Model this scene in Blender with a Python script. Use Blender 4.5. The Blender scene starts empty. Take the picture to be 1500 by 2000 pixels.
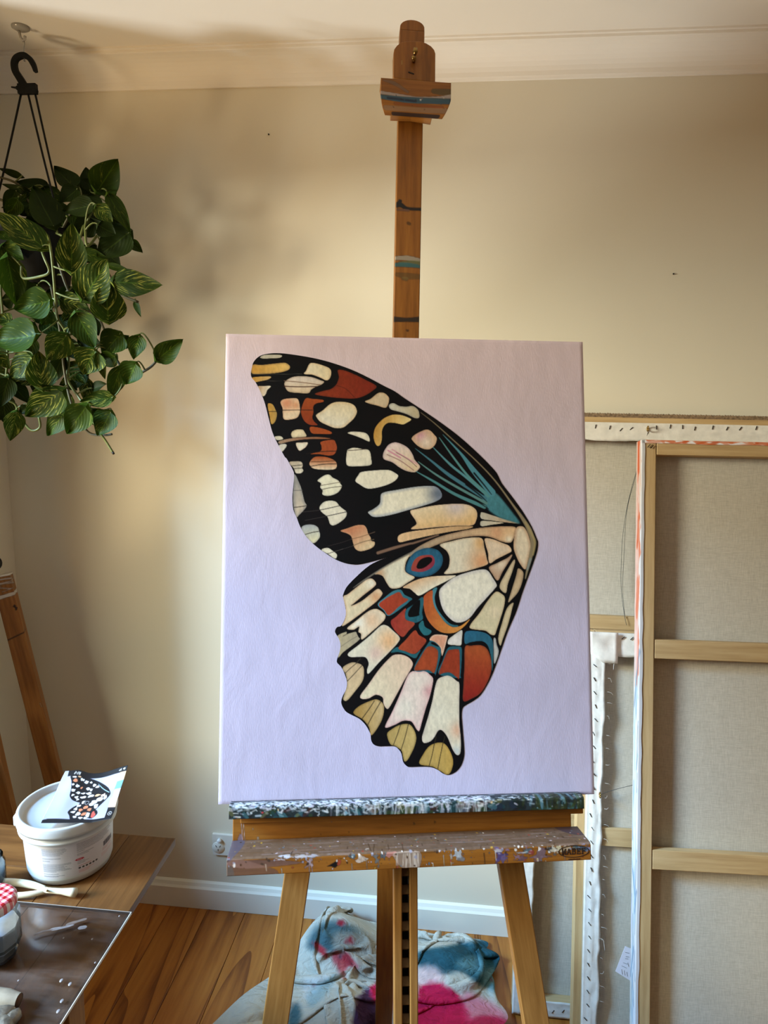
import bpy, bmesh, math, random
import numpy as np
from mathutils import Vector, Matrix

S = bpy.context.scene
COL = S.collection

# ------------------------------------------------------------------ camera
FPX, PITCH, ROLL, YAW, EYE, WALL_Y = 1374.77, .16758, .016747, .101542, 1.57626, 1.88402
WALL_X, CEIL = -1.2747, 2.40
ROOM_X1, ROOM_Y0 = 2.3, -2.6
V = lambda *a: np.array(a, dtype=float)
_f = V(-math.sin(YAW) * math.cos(PITCH), math.cos(YAW) * math.cos(PITCH), -math.sin(PITCH))
_r = V(math.cos(YAW), math.sin(YAW), 0)
_u = np.cross(_r, _f)
CR, CU = math.cos(ROLL) * _r + math.sin(ROLL) * _u, -math.sin(ROLL) * _r + math.cos(ROLL) * _u
CF, CP = _f, V(0, 0, EYE)
cam = bpy.data.cameras.new('camera')
cam.sensor_fit = 'VERTICAL'
cam.sensor_height = 36
cam.lens = FPX / 2000 * 36
cam.clip_start = .02
camo = bpy.data.objects.new('camera', cam)
COL.objects.link(camo)
camo.matrix_world = Matrix(((CR[0], CU[0], -CF[0], 0), (CR[1], CU[1], -CF[1], 0), (CR[2], CU[2], -CF[2], EYE), (0, 0, 0, 1)))
S.camera = camo

# ------------------------------------------------------------------ light and exposure
S.view_settings.view_transform = 'Standard'
S.view_settings.look = 'None'
S.view_settings.gamma = 1
S.view_settings.use_curve_mapping = False
S.view_settings.exposure = .09
S.cycles.use_denoising = True
S.cycles.max_bounces = 8
S.cycles.diffuse_bounces = 5
S.cycles.sample_clamp_indirect = 6
W = bpy.data.worlds.new('world')
S.world = W
W.use_nodes = True
W.node_tree.nodes['Background'].inputs[0].default_value = (.55, .75, 1, 1)
W.node_tree.nodes['Background'].inputs[1].default_value = .05


def lamp(name, kind, loc, aim, energy, color, size=1, size_y=None, spread=None):
    d = bpy.data.lights.new(name, kind)
    d.energy = energy
    d.color = color
    if kind == 'AREA':
        d.shape = 'RECTANGLE'
        d.size = size
        d.size_y = size_y or size
        if spread:
            d.spread = spread
    if kind == 'SUN':
        d.angle = size
    o = bpy.data.objects.new(name, d)
    COL.objects.link(o)
    o.location = loc
    o.rotation_euler = (Vector(aim) - Vector(loc)).to_track_quat('-Z', 'Y').to_euler()
    return o


WIN_LEFT = (-1.1, 1.52, .72, 2.12)          # y0, y1, sill, head of the window in the left wall
WIN_REAR = (-.6, 1.4, .1, 2.15)
BG_TOP, BG_LOW = (216, 198, 208), (194, 188, 217)
# daylight from outside, all of it through the left window: sky, sunlit garden and the sun glinting off wet paving
lamp('sunlit_ground', 'AREA', (-3.4, -2.2, -0.5), (-1.0, 0.3, 1.6), 46, (1.000, 0.487, 0.000), 2, 2)
lamp('sun_glint', 'AREA', (-4.3, 0.1, -1.65), (-1.1, 1.55, 1.45), 163.9, (0.884, 0.966, 1.000), 0.45, 0.45)
lamp('horizon_sky', 'AREA', (-4.629, -0.525, 2.373), (-1.0, 1.4, 1.5), 336.3, (1.000, 0.977, 0.795), 1.1, 1.1)
lamp('high_sky', 'AREA', (-4.147, -0.269, 3.726), (-1.0, 1.4, 1.5), 616.3, (0.307, 0.612, 1.000), 1.1, 1.1)
lamp('front_sky', 'AREA', (-4.6, -2.6, 3.2), (-0.9, 0.3, 1.0), 193.1, (1.000, 0.999, 0.756), 2.4, 2)
lamp('paving_glint', 'AREA', (-3.248, -0.828, -0.851), (-1.0, 1.5, 1.5), 60.3, (1.000, 0.805, 0.530), 0.6, 0.6)



# ------------------------------------------------------------------ picture point -> point in the room
def ray(px, py):
    return CF + CR * (px - 750) / FPX - CU * (py - 1000) / FPX


def at_z(px, py, z):
    d = ray(px, py)
    return CP + d * (z - EYE) / d[2]


def at_y(px, py, y):
    d = ray(px, py)
    return CP + d * y / d[1]


def at_x(px, py, x):
    d = ray(px, py)
    return CP + d * x / d[0]


def project(P):
    P = np.asarray(P, float) - CP
    z = P @ CF
    return np.stack([750 + FPX * (P @ CR) / z, 1000 - FPX * (P @ CU) / z], -1)


def unit(v):
    v = np.asarray(v, float)
    return v / np.linalg.norm(v)


# easel frame: origin at the middle of the painting's lower front edge
EY, EL = .178142, .24965
ET = V(math.cos(EY), math.sin(EY), 0)
_n = V(-math.sin(EY), math.cos(EY), 0)
EU = V(0, 0, math.cos(EL)) + _n * math.sin(EL)
EN = np.cross(EU, ET) * -1
if EN[1] < 0:
    EN = -EN
EB = V(-.05591, 1.04108, .93105)


def E3(a, b, w):
    return EB + ET * a + EU * b + EN * w


def ez(px, py, w):
    d = ray(px, py)
    o = EB + EN * w
    P = CP + d * (np.dot(o - CP, EN) / np.dot(d, EN)) - o
    return np.array([np.dot(P, ET), np.dot(P, EU)])


# ------------------------------------------------------------------ objects
WM = {}


def mat4(o, x, y, z):
    return Matrix(((x[0], y[0], z[0], o[0]), (x[1], y[1], z[1], o[1]), (x[2], y[2], z[2], o[2]), (0, 0, 0, 1)))


def link(ob, parent=None, M=None):
    COL.objects.link(ob)
    M = M or Matrix.Identity(4)
    if parent:
        ob.parent = parent
        ob.matrix_local = WM[parent.name].inverted() @ M
    else:
        ob.matrix_world = M
    WM[ob.name] = M.copy()
    return ob


def tag(o, label=None, cat=None, group=None, kind=None):
    for k, v in (('label', label), ('category', cat), ('group', group), ('kind', kind)):
        if v:
            o[k] = v
    return o


def empty(name, loc, label, cat, group=None):
    o = bpy.data.objects.new(name, None)
    o.empty_display_size = .05
    link(o, None, Matrix.Translation(Vector(loc)))
    return tag(o, label, cat, group)


class MB:
    def __init__(self):
        self.v, self.f = [], []

    def add(self, vs, fs):
        n = len(self.v)
        self.v += [tuple(map(float, q)) for q in vs]
        self.f += [tuple(i + n for i in q) for q in fs]
        return self

    def box(self, x0, x1, y0, y1, z0, z1):
        return self.add([(x0, y0, z0), (x1, y0, z0), (x1, y1, z0), (x0, y1, z0), (x0, y0, z1), (x1, y0, z1), (x1, y1, z1), (x0, y1, z1)],
                        [(3, 2, 1, 0), (4, 5, 6, 7), (0, 1, 5, 4), (1, 2, 6, 5), (2, 3, 7, 6), (3, 0, 4, 7)])

    def prism(self, pts, z0, z1):
        n = len(pts)
        return self.add([(x, y, z0) for x, y in pts] + [(x, y, z1) for x, y in pts],
                        [tuple(range(n - 1, -1, -1)), tuple(range(n, 2 * n))] + [(i, (i + 1) % n, n + (i + 1) % n, n + i) for i in range(n)])

    def tube(self, path, rad, n=8, cap=True):
        path = np.asarray(path, float)
        m = len(path)
        rad = np.broadcast_to(np.asarray(rad, float), (m,))
        T = np.gradient(path, axis=0)
        T /= np.maximum(np.linalg.norm(T, axis=1, keepdims=True), 1e-9)
        ref = V(0, 0, 1) if abs(T[0][2]) < .9 else V(1, 0, 0)
        a = unit(np.cross(T[0], ref))
        vs = []
        for i in range(m):
            a = unit(a - T[i] * np.dot(a, T[i]))
            b = np.cross(T[i], a)
            for k in range(n):
                th = 2 * math.pi * k / n
                vs.append(path[i] + rad[i] * (a * math.cos(th) + b * math.sin(th)))
        fs = [(i * n + k, i * n + (k + 1) % n, (i + 1) * n + (k + 1) % n, (i + 1) * n + k) for i in range(m - 1) for k in range(n)]
        if cap:
            fs += [tuple(range(n - 1, -1, -1)), tuple(range((m - 1) * n, m * n))]
        return self.add(vs, fs)

    def lathe(self, prof, n=32, c=(0, 0)):
        vs, m = [], len(prof)
        for r, z in prof:
            for k in range(n):
                th = 2 * math.pi * k / n
                vs.append((c[0] + r * math.cos(th), c[1] + r * math.sin(th), z))
        fs = [(i * n + k, i * n + (k + 1) % n, (i + 1) * n + (k + 1) % n, (i + 1) * n + k) for i in range(m - 1) for k in range(n)]
        return self.add(vs, fs)

    def ball(self, c, r, n=10, sc=(1, 1, 1)):
        vs, fs = [], []
        for i in range(n + 1):
            ph = math.pi * i / n
            for k in range(2 * n):
                th = math.pi * k / n
                vs.append((c[0] + sc[0] * r * math.sin(ph) * math.cos(th), c[1] + sc[1] * r * math.sin(ph) * math.sin(th), c[2] - sc[2] * r * math.cos(ph)))
        for i in range(n):
            for k in range(2 * n):
                fs.append((i * 2 * n + k, i * 2 * n + (k + 1) % (2 * n), (i + 1) * 2 * n + (k + 1) % (2 * n), (i + 1) * 2 * n + k))
        return self.add(vs, fs)

    def mesh(self, name, smooth=False):
        me = bpy.data.meshes.new(name)
        me.from_pydata(self.v, [], self.f)
        bm = bmesh.new()
        bm.from_mesh(me)
        bmesh.ops.remove_doubles(bm, verts=bm.verts, dist=1e-6)
        bmesh.ops.recalc_face_normals(bm, faces=bm.faces)
        bm.to_mesh(me)
        bm.free()
        if smooth:
            me.shade_smooth()
        return me

    def build(self, name, mat, parent=None, M=None, smooth=False, bevel=0, local=True):
        me = self.mesh(name, smooth)
        me.materials.append(mat)
        ob = bpy.data.objects.new(name, me)
        if bevel:
            b = ob.modifiers.new('bevel', 'BEVEL')
            b.width = bevel
            b.segments = 2
            b.limit_method = 'ANGLE'
        if M is None and parent is not None:      # world-space vertices under a parent
            M = Matrix.Identity(4)
        return link(ob, parent, M)


def center(ob):
    """Move the origin of a mesh written in room coordinates to the middle of its base."""
    co = np.array([v.co[:] for v in ob.data.vertices])
    c = Vector(((co[:, 0].min() + co[:, 0].max()) / 2, (co[:, 1].min() + co[:, 1].max()) / 2, co[:, 2].min()))
    ob.data.transform(Matrix.Translation(-c))
    M = WM[ob.name] @ Matrix.Translation(c)
    if ob.parent:
        ob.matrix_local = WM[ob.parent.name].inverted() @ M
    else:
        ob.matrix_world = M
    WM[ob.name] = M
    return ob


def bar(name, p0, p1, face, w, th, mat, parent=None, bevel=.0015):
    """A straight piece of timber from p0 to p1; 'face' is the direction its broad side looks in."""
    p0, p1 = np.asarray(p0, float), np.asarray(p1, float)
    x = unit(p1 - p0)
    z = np.asarray(face, float)
    z = unit(z - x * np.dot(z, x))
    y = np.cross(z, x)
    return MB().box(0, np.linalg.norm(p1 - p0), -w / 2, w / 2, -th / 2, th / 2).build(name, mat, parent, mat4(p0, x, y, z), bevel=bevel)


def plate(name, pts, w0, w1, mat, parent, along='u', bevel=.0015):
    """A flat board in the easel plane. pts are (a, b); grain runs along u or t."""
    pts = np.asarray(pts, float)
    c = pts.mean(0)
    q = pts - c
    o = E3(c[0], c[1], 0)
    if along == 'u':
        return MB().prism([(b, -a) for a, b in q], w0, w1).build(name, mat, parent, mat4(o, EU, -ET, EN), bevel=bevel)
    return MB().prism([(a, b) for a, b in q], w0, w1).build(name, mat, parent, mat4(o, ET, EU, EN), bevel=bevel)


def grid_mesh(P, name, smooth=True):
    """P: (rows, cols, 3) array -> mesh."""
    h, w = P.shape[:2]
    me = bpy.data.meshes.new(name)
    idx = np.arange(h * w).reshape(h, w)
    q = np.stack([idx[:-1, :-1], idx[1:, :-1], idx[1:, 1:], idx[:-1, 1:]], -1).reshape(-1, 4)
    raw_mesh(me, P.reshape(-1, 3), q)
    if smooth:
        me.shade_smooth()
    return me


def raw_mesh(me, co, quads):
    me.vertices.add(len(co))
    me.vertices.foreach_set('co', np.asarray(co, np.float32).ravel())
    n = len(quads)
    me.loops.add(4 * n)
    me.loops.foreach_set('vertex_index', np.asarray(quads, np.int32).ravel())
    me.polygons.add(n)
    me.polygons.foreach_set('loop_start', np.arange(0, 4 * n, 4, dtype=np.int32))
    me.update(calc_edges=True)
    me.validate()


def to_lin(c):
    c = np.asarray(c, float)
    return np.where(c <= .04045, c / 12.92, ((np.maximum(c, 0) + .055) / 1.055) ** 2.4)


def paint_attr(me, rgba):
    """rgba: (n, 4), sRGB 0..1 colour and coverage."""
    a = me.color_attributes.new('paint', 'FLOAT_COLOR', 'POINT')
    out = np.concatenate([to_lin(rgba[:, :3]), rgba[:, 3:4]], 1).astype(np.float32)
    a.data.foreach_set('color', out.ravel())


# ------------------------------------------------------------------ a small painter for pigment laid on a surface
RNG = np.random.default_rng(7)


def vnoise(h, w, cy, cx, rng=RNG):
    gy, gx = int(h / cy) + 3, int(w / cx) + 3
    g = rng.random((gy, gx))
    y, x = np.arange(h) / cy, np.arange(w) / cx
    iy, ix = y.astype(int), x.astype(int)
    fy, fx = y - iy, x - ix
    fy, fx = (fy * fy * (3 - 2 * fy))[:, None], (fx * fx * (3 - 2 * fx))[None]
    A = g[iy][:, ix] * (1 - fx) + g[iy][:, ix + 1] * fx
    B = g[iy + 1][:, ix] * (1 - fx) + g[iy + 1][:, ix + 1] * fx
    return A * (1 - fy) + B * fy


def spline(p, closed=True, n=5):
    p = np.asarray(p, float)
    m = len(p)
    out = []
    for i in range(m if closed else m - 1):
        if closed:
            a, b, c, d = p[i - 1], p[i], p[(i + 1) % m], p[(i + 2) % m]
        else:
            a, b, c, d = p[max(i - 1, 0)], p[i], p[i + 1], p[min(i + 2, m - 1)]
        for t in np.arange(n) / n:
            out.append(.5 * ((2 * b) + (-a + c) * t + (2 * a - 5 * b + 4 * c - d) * t * t + (-a + 3 * b - 3 * c + d) * t ** 3))
    if not closed:
        out.append(p[-1])
    return np.array(out)


def seg_dist(X, Y, P, closed, widths=None):
    """Unsigned distance to a polyline (minus the half width there) and the crossing parity."""
    best = np.full(X.shape, 1e9)
    par = np.zeros(X.shape, bool)
    m = len(P)
    for i in range(m if closed else m - 1):
        x0, y0 = P[i]
        x1, y1 = P[(i + 1) % m]
        dx, dy = x1 - x0, y1 - y0
        t = np.clip(((X - x0) * dx + (Y - y0) * dy) / max(dx * dx + dy * dy, 1e-9), 0, 1)
        d = np.hypot(X - x0 - t * dx, Y - y0 - t * dy)
        if widths is not None:
            d = d - (widths[i] * (1 - t) + widths[i + 1] * t) / 2
        np.minimum(best, d, out=best)
        if closed and y0 != y1:
            par ^= ((Y < y0) != (Y < y1)) & (X < x0 + (Y - y0) * dx / dy)
    return best, par


class Ras:
    """Pigment on a surface: an array of colour + coverage, one cell per mesh vertex."""

    def __init__(s, w, h, col=(0, 0, 0), a=0.):
        s.w, s.h = w, h
        s.c = np.zeros((h, w, 4))
        s.c[..., :3] = np.array(col) / 255
        s.c[..., 3] = a

    def _win(s, P, pad):
        x0, y0 = np.floor(P.min(0) - pad).astype(int)
        x1, y1 = np.ceil(P.max(0) + pad).astype(int) + 1
        x0, y0, x1, y1 = max(x0, 0), max(y0, 0), min(x1, s.w), min(y1, s.h)
        if x1 <= x0 or y1 <= y0:
            return None
        Y, X = np.mgrid[y0:y1, x0:x1].astype(float)
        return slice(y0, y1), slice(x0, x1), X, Y

    def _put(s, sy, sx, rgb, al):
        d = s.c[sy, sx]
        d[..., :3] = d[..., :3] * (1 - al[..., None]) + rgb * al[..., None]
        d[..., 3] = np.maximum(d[..., 3], al)

    def poly(s, P, col, col2=None, ang=0, soft=.8, alpha=1., edge=None, edge_w=5, mott=.05, smooth=True, tints=()):
        P = spline(P) if smooth else np.asarray(P, float)
        win = s._win(P, 2)
        if not win:
            return
        sy, sx, X, Y = win
        d, inside = seg_dist(X, Y, P, True)
        sd = np.where(inside, d, -d)
        al = np.clip(sd / soft + .5, 0, 1) * alpha
        rgb = np.broadcast_to(np.array(col, float) / 255, X.shape + (3,)).copy()
        if col2 is not None:
            ca, sa = math.cos(math.radians(ang)), math.sin(math.radians(ang))
            q, qp = X * ca + Y * sa, P @ np.array([ca, sa])
            t = np.clip((q - qp.min()) / max(np.ptp(qp), 1), 0, 1)[..., None]
            rgb = rgb * (1 - t) + np.array(col2) / 255 * t
        for (tx, ty, tr, tc) in tints:
            t = np.exp(-((X - tx) ** 2 + (Y - ty) ** 2) / tr ** 2)[..., None] * .8
            rgb = rgb * (1 - t) + np.array(tc) / 255 * t
        if edge is not None:
            t = (np.clip(1 - sd / edge_w, 0, 1) * .6)[..., None]
            rgb = rgb * (1 - t) + np.array(edge) / 255 * t
        if mott:
            n = vnoise(*X.shape, 9, 4) * .6 + vnoise(*X.shape, 3, 2) * .4
            rgb = rgb * (1 + (n - .5)[..., None] * 2 * mott)
        s._put(sy, sx, np.clip(rgb, 0, 1), al)

    def line(s, P, w, col, soft=.9, alpha=1., smooth=True):
        P = np.asarray(P, float)
        w = np.broadcast_to(np.asarray(w, float), (len(P),))
        if smooth and len(P) > 2:
            wv = np.interp(np.linspace(0, len(P) - 1, (len(P) - 1) * 5 + 1), np.arange(len(P)), w)
            P = spline(P, False)
            w = wv
        win = s._win(P, w.max() + 2)
        if not win:
            return
        sy, sx, X, Y = win
        d, _ = seg_dist(X, Y, P, False, w)
        s._put(sy, sx, np.broadcast_to(np.array(col) / 255, X.shape + (3,)), np.clip(.5 - d / soft, 0, 1) * alpha)

    def blob(s, x, y, rx, ry, col, alpha=1., rng=RNG, n=9, rough=.35):
        th = np.linspace(0, 2 * math.pi, n, endpoint=False)
        k = 1 + (rng.random(n) - .5) * 2 * rough
        s.poly(np.stack([x + rx * k * np.cos(th), y + ry * k * np.sin(th)], 1), col, alpha=alpha, mott=.08)

    def flat(s):
        return s.c.reshape(-1, 4)


# ------------------------------------------------------------------ materials
def lin(c):
    return tuple(to_lin(np.array(c[:3]) / 255)) + (1,)


def new_mat(name):
    m = bpy.data.materials.new(name)
    m.use_nodes = True
    nt = m.node_tree
    return m, nt, nt.nodes['Principled BSDF'], nt.nodes.new, nt.links.new


def noise_chain(nt, scale, detail=4, stretch=(1, 1, 1), coord='Object', rough=.55, dist=0):
    tc = nt.nodes.new('ShaderNodeTexCoord')
    mp = nt.nodes.new('ShaderNodeMapping')
    mp.inputs['Scale'].default_value = stretch
    nz = nt.nodes.new('ShaderNodeTexNoise')
    nz.inputs['Scale'].default_value = scale
    nz.inputs['Detail'].default_value = detail
    nz.inputs['Roughness'].default_value = rough
    nz.inputs['Distortion'].default_value = dist
    nt.links.new(tc.outputs[coord], mp.inputs[0])
    nt.links.new(mp.outputs[0], nz.inputs['Vector'])
    return nz, mp


def ramp(nt, fac, stops):
    r = nt.nodes.new('ShaderNodeValToRGB')
    e = r.color_ramp.elements
    e[0].position, e[0].color = stops[0][0], lin(stops[0][1])
    e[1].position, e[1].color = stops[-1][0], lin(stops[-1][1])
    for p, c in stops[1:-1]:
        k = e.new(p)
        k.color = lin(c)
    nt.links.new(fac, r.inputs[0])
    return r


def bump(nt, b, src, strength, dist=.002):
    n = nt.nodes.new('ShaderNodeBump')
    n.inputs['Strength'].default_value = strength
    n.inputs['Distance'].default_value = dist
    nt.links.new(src, n.inputs['Height'])
    nt.links.new(n.outputs[0], b.inputs['Normal'])
    return n


def plain(name, c, rough=.5, var=.06, scale=20, metal=0, bmp=0, spec=.5, **kw):
    m, nt, b, N, L = new_mat(name)
    nz, _ = noise_chain(nt, scale)
    c = np.array(c, float)
    r = ramp(nt, nz.outputs[0], [(.3, np.clip(c * (1 - var), 0, 255)), (.7, np.clip(c * (1 + var), 0, 255))])
    L(r.outputs[0], b.inputs['Base Color'])
    b.inputs['Roughness'].default_value = rough
    b.inputs['Metallic'].default_value = metal
    b.inputs['Specular IOR Level'].default_value = spec
    for k, v in kw.items():
        b.inputs[k.replace('_', ' ')].default_value = v
    if bmp:
        bump(nt, b, nz.outputs[0], bmp)
    return m


def wood(name, dark, mid, light, rough=.5, grain=28, painted=False, long=14, rings=0., spec=.35, per_obj=.12):
    """Timber with the grain along local X; 'painted' adds the pigment attribute on top."""
    m, nt, b, N, L = new_mat(name)
    tc = N('ShaderNodeTexCoord')
    oi = N('ShaderNodeObjectInfo')
    ad = N('ShaderNodeVectorMath')
    ad.operation = 'MULTIPLY_ADD'
    ad.inputs[1].default_value = (7, 5, 3)
    L(oi.outputs['Random'], ad.inputs[0])
    L(tc.outputs['Object'], ad.inputs[2])
    mp = N('ShaderNodeMapping')
    mp.inputs['Scale'].default_value = (1 / long, 1, 1)
    L(ad.outputs[0], mp.inputs[0])
    nz = N('ShaderNodeTexNoise')
    nz.inputs['Scale'].default_value = grain * 3
    nz.inputs['Detail'].default_value = 6
    nz.inputs['Roughness'].default_value = .62
    L(mp.outputs[0], nz.inputs['Vector'])
    fac = nz.outputs[0]
    if rings:
        n2 = N('ShaderNodeTexNoise')
        n2.inputs['Scale'].default_value = 4.5
        n2.inputs['Detail'].default_value = 1.5
        mp2 = N('ShaderNodeMapping')
        mp2.inputs['Scale'].default_value = (.07, 1, 1)
        L(ad.outputs[0], mp2.inputs[0])
        L(mp2.outputs[0], n2.inputs['Vector'])
        mu = N('ShaderNodeMath')
        mu.operation = 'MULTIPLY'
        mu.inputs[1].default_value = rings
        L(n2.outputs[0], mu.inputs[0])
        fr = N('ShaderNodeMath')
        fr.operation = 'FRACT'
        L(mu.outputs[0], fr.inputs[0])
        pw = N('ShaderNodeMath')
        pw.operation = 'POWER'
        pw.inputs[1].default_value = 4.5
        L(fr.outputs[0], pw.inputs[0])
        mx = N('ShaderNodeMath')
        mx.operation = 'MULTIPLY_ADD'
        mx.inputs[1].default_value = -.36
        L(pw.outputs[0], mx.inputs[0])
        a2 = N('ShaderNodeMath')
        a2.operation = 'ADD'
        a2.inputs[1].default_value = .08
        L(nz.outputs[0], a2.inputs[0])
        L(a2.outputs[0], mx.inputs[2])
        fac = mx.outputs[0]
    r = ramp(nt, fac, [(.25, dark), (.5, mid), (.75, light)])
    hv = N('ShaderNodeHueSaturation')
    mr = N('ShaderNodeMapRange')
    mr.inputs['To Min'].default_value = 1 - per_obj
    mr.inputs['To Max'].default_value = 1 + per_obj
    L(oi.outputs['Random'], mr.inputs[0])
    L(mr.outputs[0], hv.inputs['Value'])
    L(r.outputs[0], hv.inputs['Color'])
    out = hv.outputs[0]
    if painted:
        at = N('ShaderNodeAttribute')
        at.attribute_name = 'paint'
        mi = N('ShaderNodeMix')
        mi.data_type = 'RGBA'
        L(at.outputs['Alpha'], mi.inputs[0])
        L(out, mi.inputs[6])
        L(at.outputs['Color'], mi.inputs[7])
        out = mi.outputs[2]
    L(out, b.inputs['Base Color'])
    b.inputs['Roughness'].default_value = rough
    b.inputs['Specular IOR Level'].default_value = spec
    bump(nt, b, nz.outputs[0], .12, .001)
    return m


def pigment(name, rough=.45, weave=.15, spec=.4, scale=900):
    m, nt, b, N, L = new_mat(name)
    at = N('ShaderNodeAttribute')
    at.attribute_name = 'paint'
    L(at.outputs['Color'], b.inputs['Base Color'])
    b.inputs['Roughness'].default_value = rough
    b.inputs['Specular IOR Level'].default_value = spec
    if weave:
        nz, _ = noise_chain(nt, scale, 3)
        bump(nt, b, nz.outputs[0], weave, .001)
    return m


def wall_mat(name, c, rough=.75):
    m, nt, b, N, L = new_mat(name)
    nz, _ = noise_chain(nt, 1.3, 4)
    c = np.array(c, float)
    r = ramp(nt, nz.outputs[0], [(.3, c * .985), (.7, np.clip(c * 1.01, 0, 255))])
    L(r.outputs[0], b.inputs['Base Color'])
    b.inputs['Roughness'].default_value = rough
    b.inputs['Specular IOR Level'].default_value = .2
    n2, _ = noise_chain(nt, 160, 3)
    bump(nt, b, n2.outputs[0], .06, .001)
    return m


def linen(name, c, c2, scale=1.0):
    m, nt, b, N, L = new_mat(name)
    a, _ = noise_chain(nt, 1000, 2, (1, .06, 1))
    d, _ = noise_chain(nt, 1000, 2, (.06, 1, 1))
    ad = N('ShaderNodeMath')
    ad.operation = 'ADD'
    L(a.outputs[0], ad.inputs[0])
    L(d.outputs[0], ad.inputs[1])
    hf = N('ShaderNodeMath')
    hf.operation = 'MULTIPLY'
    hf.inputs[1].default_value = .5
    L(ad.outputs[0], hf.inputs[0])
    r = ramp(nt, hf.outputs[0], [(.35, c2), (.65, c)])
    L(r.outputs[0], b.inputs['Base Color'])
    b.inputs['Roughness'].default_value = .85
    b.inputs['Specular IOR Level'].default_value = .15
    bump(nt, b, hf.outputs[0], .2, .001)
    return m


M_wall = wall_mat('wall_paint', (220, 212, 192))
M_wall2 = wall_mat('darkened_unseen_wall', (150, 138, 120))  # walls out of view, colour darkened to cut the light bouncing back
M_ceil = wall_mat('ceiling_paint', (236, 229, 217))
M_trim = wall_mat('trim_paint', (232, 228, 214), .4)
M_floor = wood('pine_floorboard', (118, 62, 18), (164, 98, 36), (184, 118, 48), .36, 16, long=14, rings=13, spec=.5, per_obj=.07)
M_easel = wood('oiled_beech', (110, 66, 20), (138, 86, 30), (156, 102, 40), .42, 40, painted=False, per_obj=.07)
M_easelp = wood('oiled_beech_with_paint', (110, 66, 20), (138, 86, 30), (156, 102, 40), .42, 40, painted=True, per_obj=.04)
M_legs = wood('pale_beech', (122, 84, 40), (144, 103, 54), (162, 121, 68), .45, 40, per_obj=.05)
M_table = wood('teak_tabletop', (80, 50, 24), (106, 70, 36), (128, 88, 48), .42, 22, long=18, per_obj=.08)
M_pine = wood('bare_pine', (168, 136, 92), (190, 160, 114), (206, 178, 134), .6, 26, long=16, per_obj=.05)
M_oldwood = wood('worn_pine', (110, 68, 28), (140, 90, 42), (160, 110, 56), .5, 30, per_obj=.06)
M_linen = linen('canvas_back', (206, 198, 182), (178, 170, 154))
M_primed = plain('primed_canvas', (226, 222, 212), .7, .04, 60, bmp=.3)
M_steel = plain('steel', (150, 148, 140), .3, .1, 60, 1)
M_wire = plain('dull_wire', (86, 88, 84), .5, .1, 60, .6)
M_brass = plain('brass', (150, 122, 70), .35, .15, 60, 1)
M_black = plain('black_plastic', (12, 12, 11), .7, .2, 40, spec=.2)
M_dark = plain('dark_iron', (28, 24, 20), .5, .2, 60, .6)
M_white = plain('white_plastic', (232, 234, 232), .35, .02, 12)
M_outlet = plain('outlet_plastic', (222, 218, 206), .35, .02, 12)
M_pig = pigment('artist_paint')
M_print = pigment('printed_paper', .55, .05)


# ------------------------------------------------------------------ the room
def structure(ob):
    ob['kind'] = 'structure'
    return ob


def slab(name, x0, x1, y0, y1, z0, z1, mat, bevel=0):
    return structure(MB().box(x0, x1, y0, y1, z0, z1).build(name, mat, bevel=bevel))


slab('wall_back', WALL_X - .1, ROOM_X1 + .1, WALL_Y, WALL_Y + .1, -.05, CEIL + .05, M_wall)
slab('wall_right', ROOM_X1, ROOM_X1 + .1, ROOM_Y0, WALL_Y, -.05, CEIL + .05, M_wall2)
slab('ceiling', WALL_X - .1, ROOM_X1 + .1, ROOM_Y0 - .1, WALL_Y + .1, CEIL, CEIL + .1, M_ceil)


def wall_with_hole(name, fixed, a0, a1, h0, h1, z0, z1, axis):
    """A wall slab with one window opening; axis 'x' = wall at fixed x, running in y."""
    m = MB()
    for (p, q, lo, hi) in ((a0, h0, -.05, CEIL + .05), (h1, a1, -.05, CEIL + .05), (h0, h1, -.05, z0), (h0, h1, z1, CEIL + .05)):
        if axis == 'x':
            m.box(fixed - .1, fixed, p, q, lo, hi)
        else:
            m.box(p, q, fixed - .1, fixed, lo, hi)
    me = bpy.data.meshes.new(name)
    me.from_pydata(m.v, [], m.f)
    me.materials.append(M_wall if axis == 'x' else M_wall2)
    ob = bpy.data.objects.new(name, me)
    return structure(link(ob))


def window(name, fixed, h0, h1, z0, z1, axis, mull):
    m = MB()
    t = .045
    def bx(p, q, lo, hi):
        if axis == 'x':
            m.box(fixed - .08, fixed - .02, p, q, lo, hi)
        else:
            m.box(p, q, fixed - .08, fixed - .02, lo, hi)
    bx(h0, h0 + t, z0, z1), bx(h1 - t, h1, z0, z1), bx(h0 + t, h1 - t, z0, z0 + t), bx(h0 + t, h1 - t, z1 - t, z1)
    if mull:
        c = (h0 + h1) / 2
        bx(c - .02, c + .02, z0 + t, z1 - t)
    me = bpy.data.meshes.new(name)
    me.from_pydata(m.v, [], m.f)
    me.materials.append(M_trim)
    return structure(link(bpy.data.objects.new(name, me)))


wall_with_hole('wall_left', WALL_X, ROOM_Y0, WALL_Y, *WIN_LEFT, 'x')
window('window_1', WALL_X, *WIN_LEFT, 'x', True)
wall_with_hole('wall_front', ROOM_Y0, WALL_X, ROOM_X1, *WIN_REAR, 'y')
window('window_2', ROOM_Y0, *WIN_REAR, 'y', True)

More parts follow.
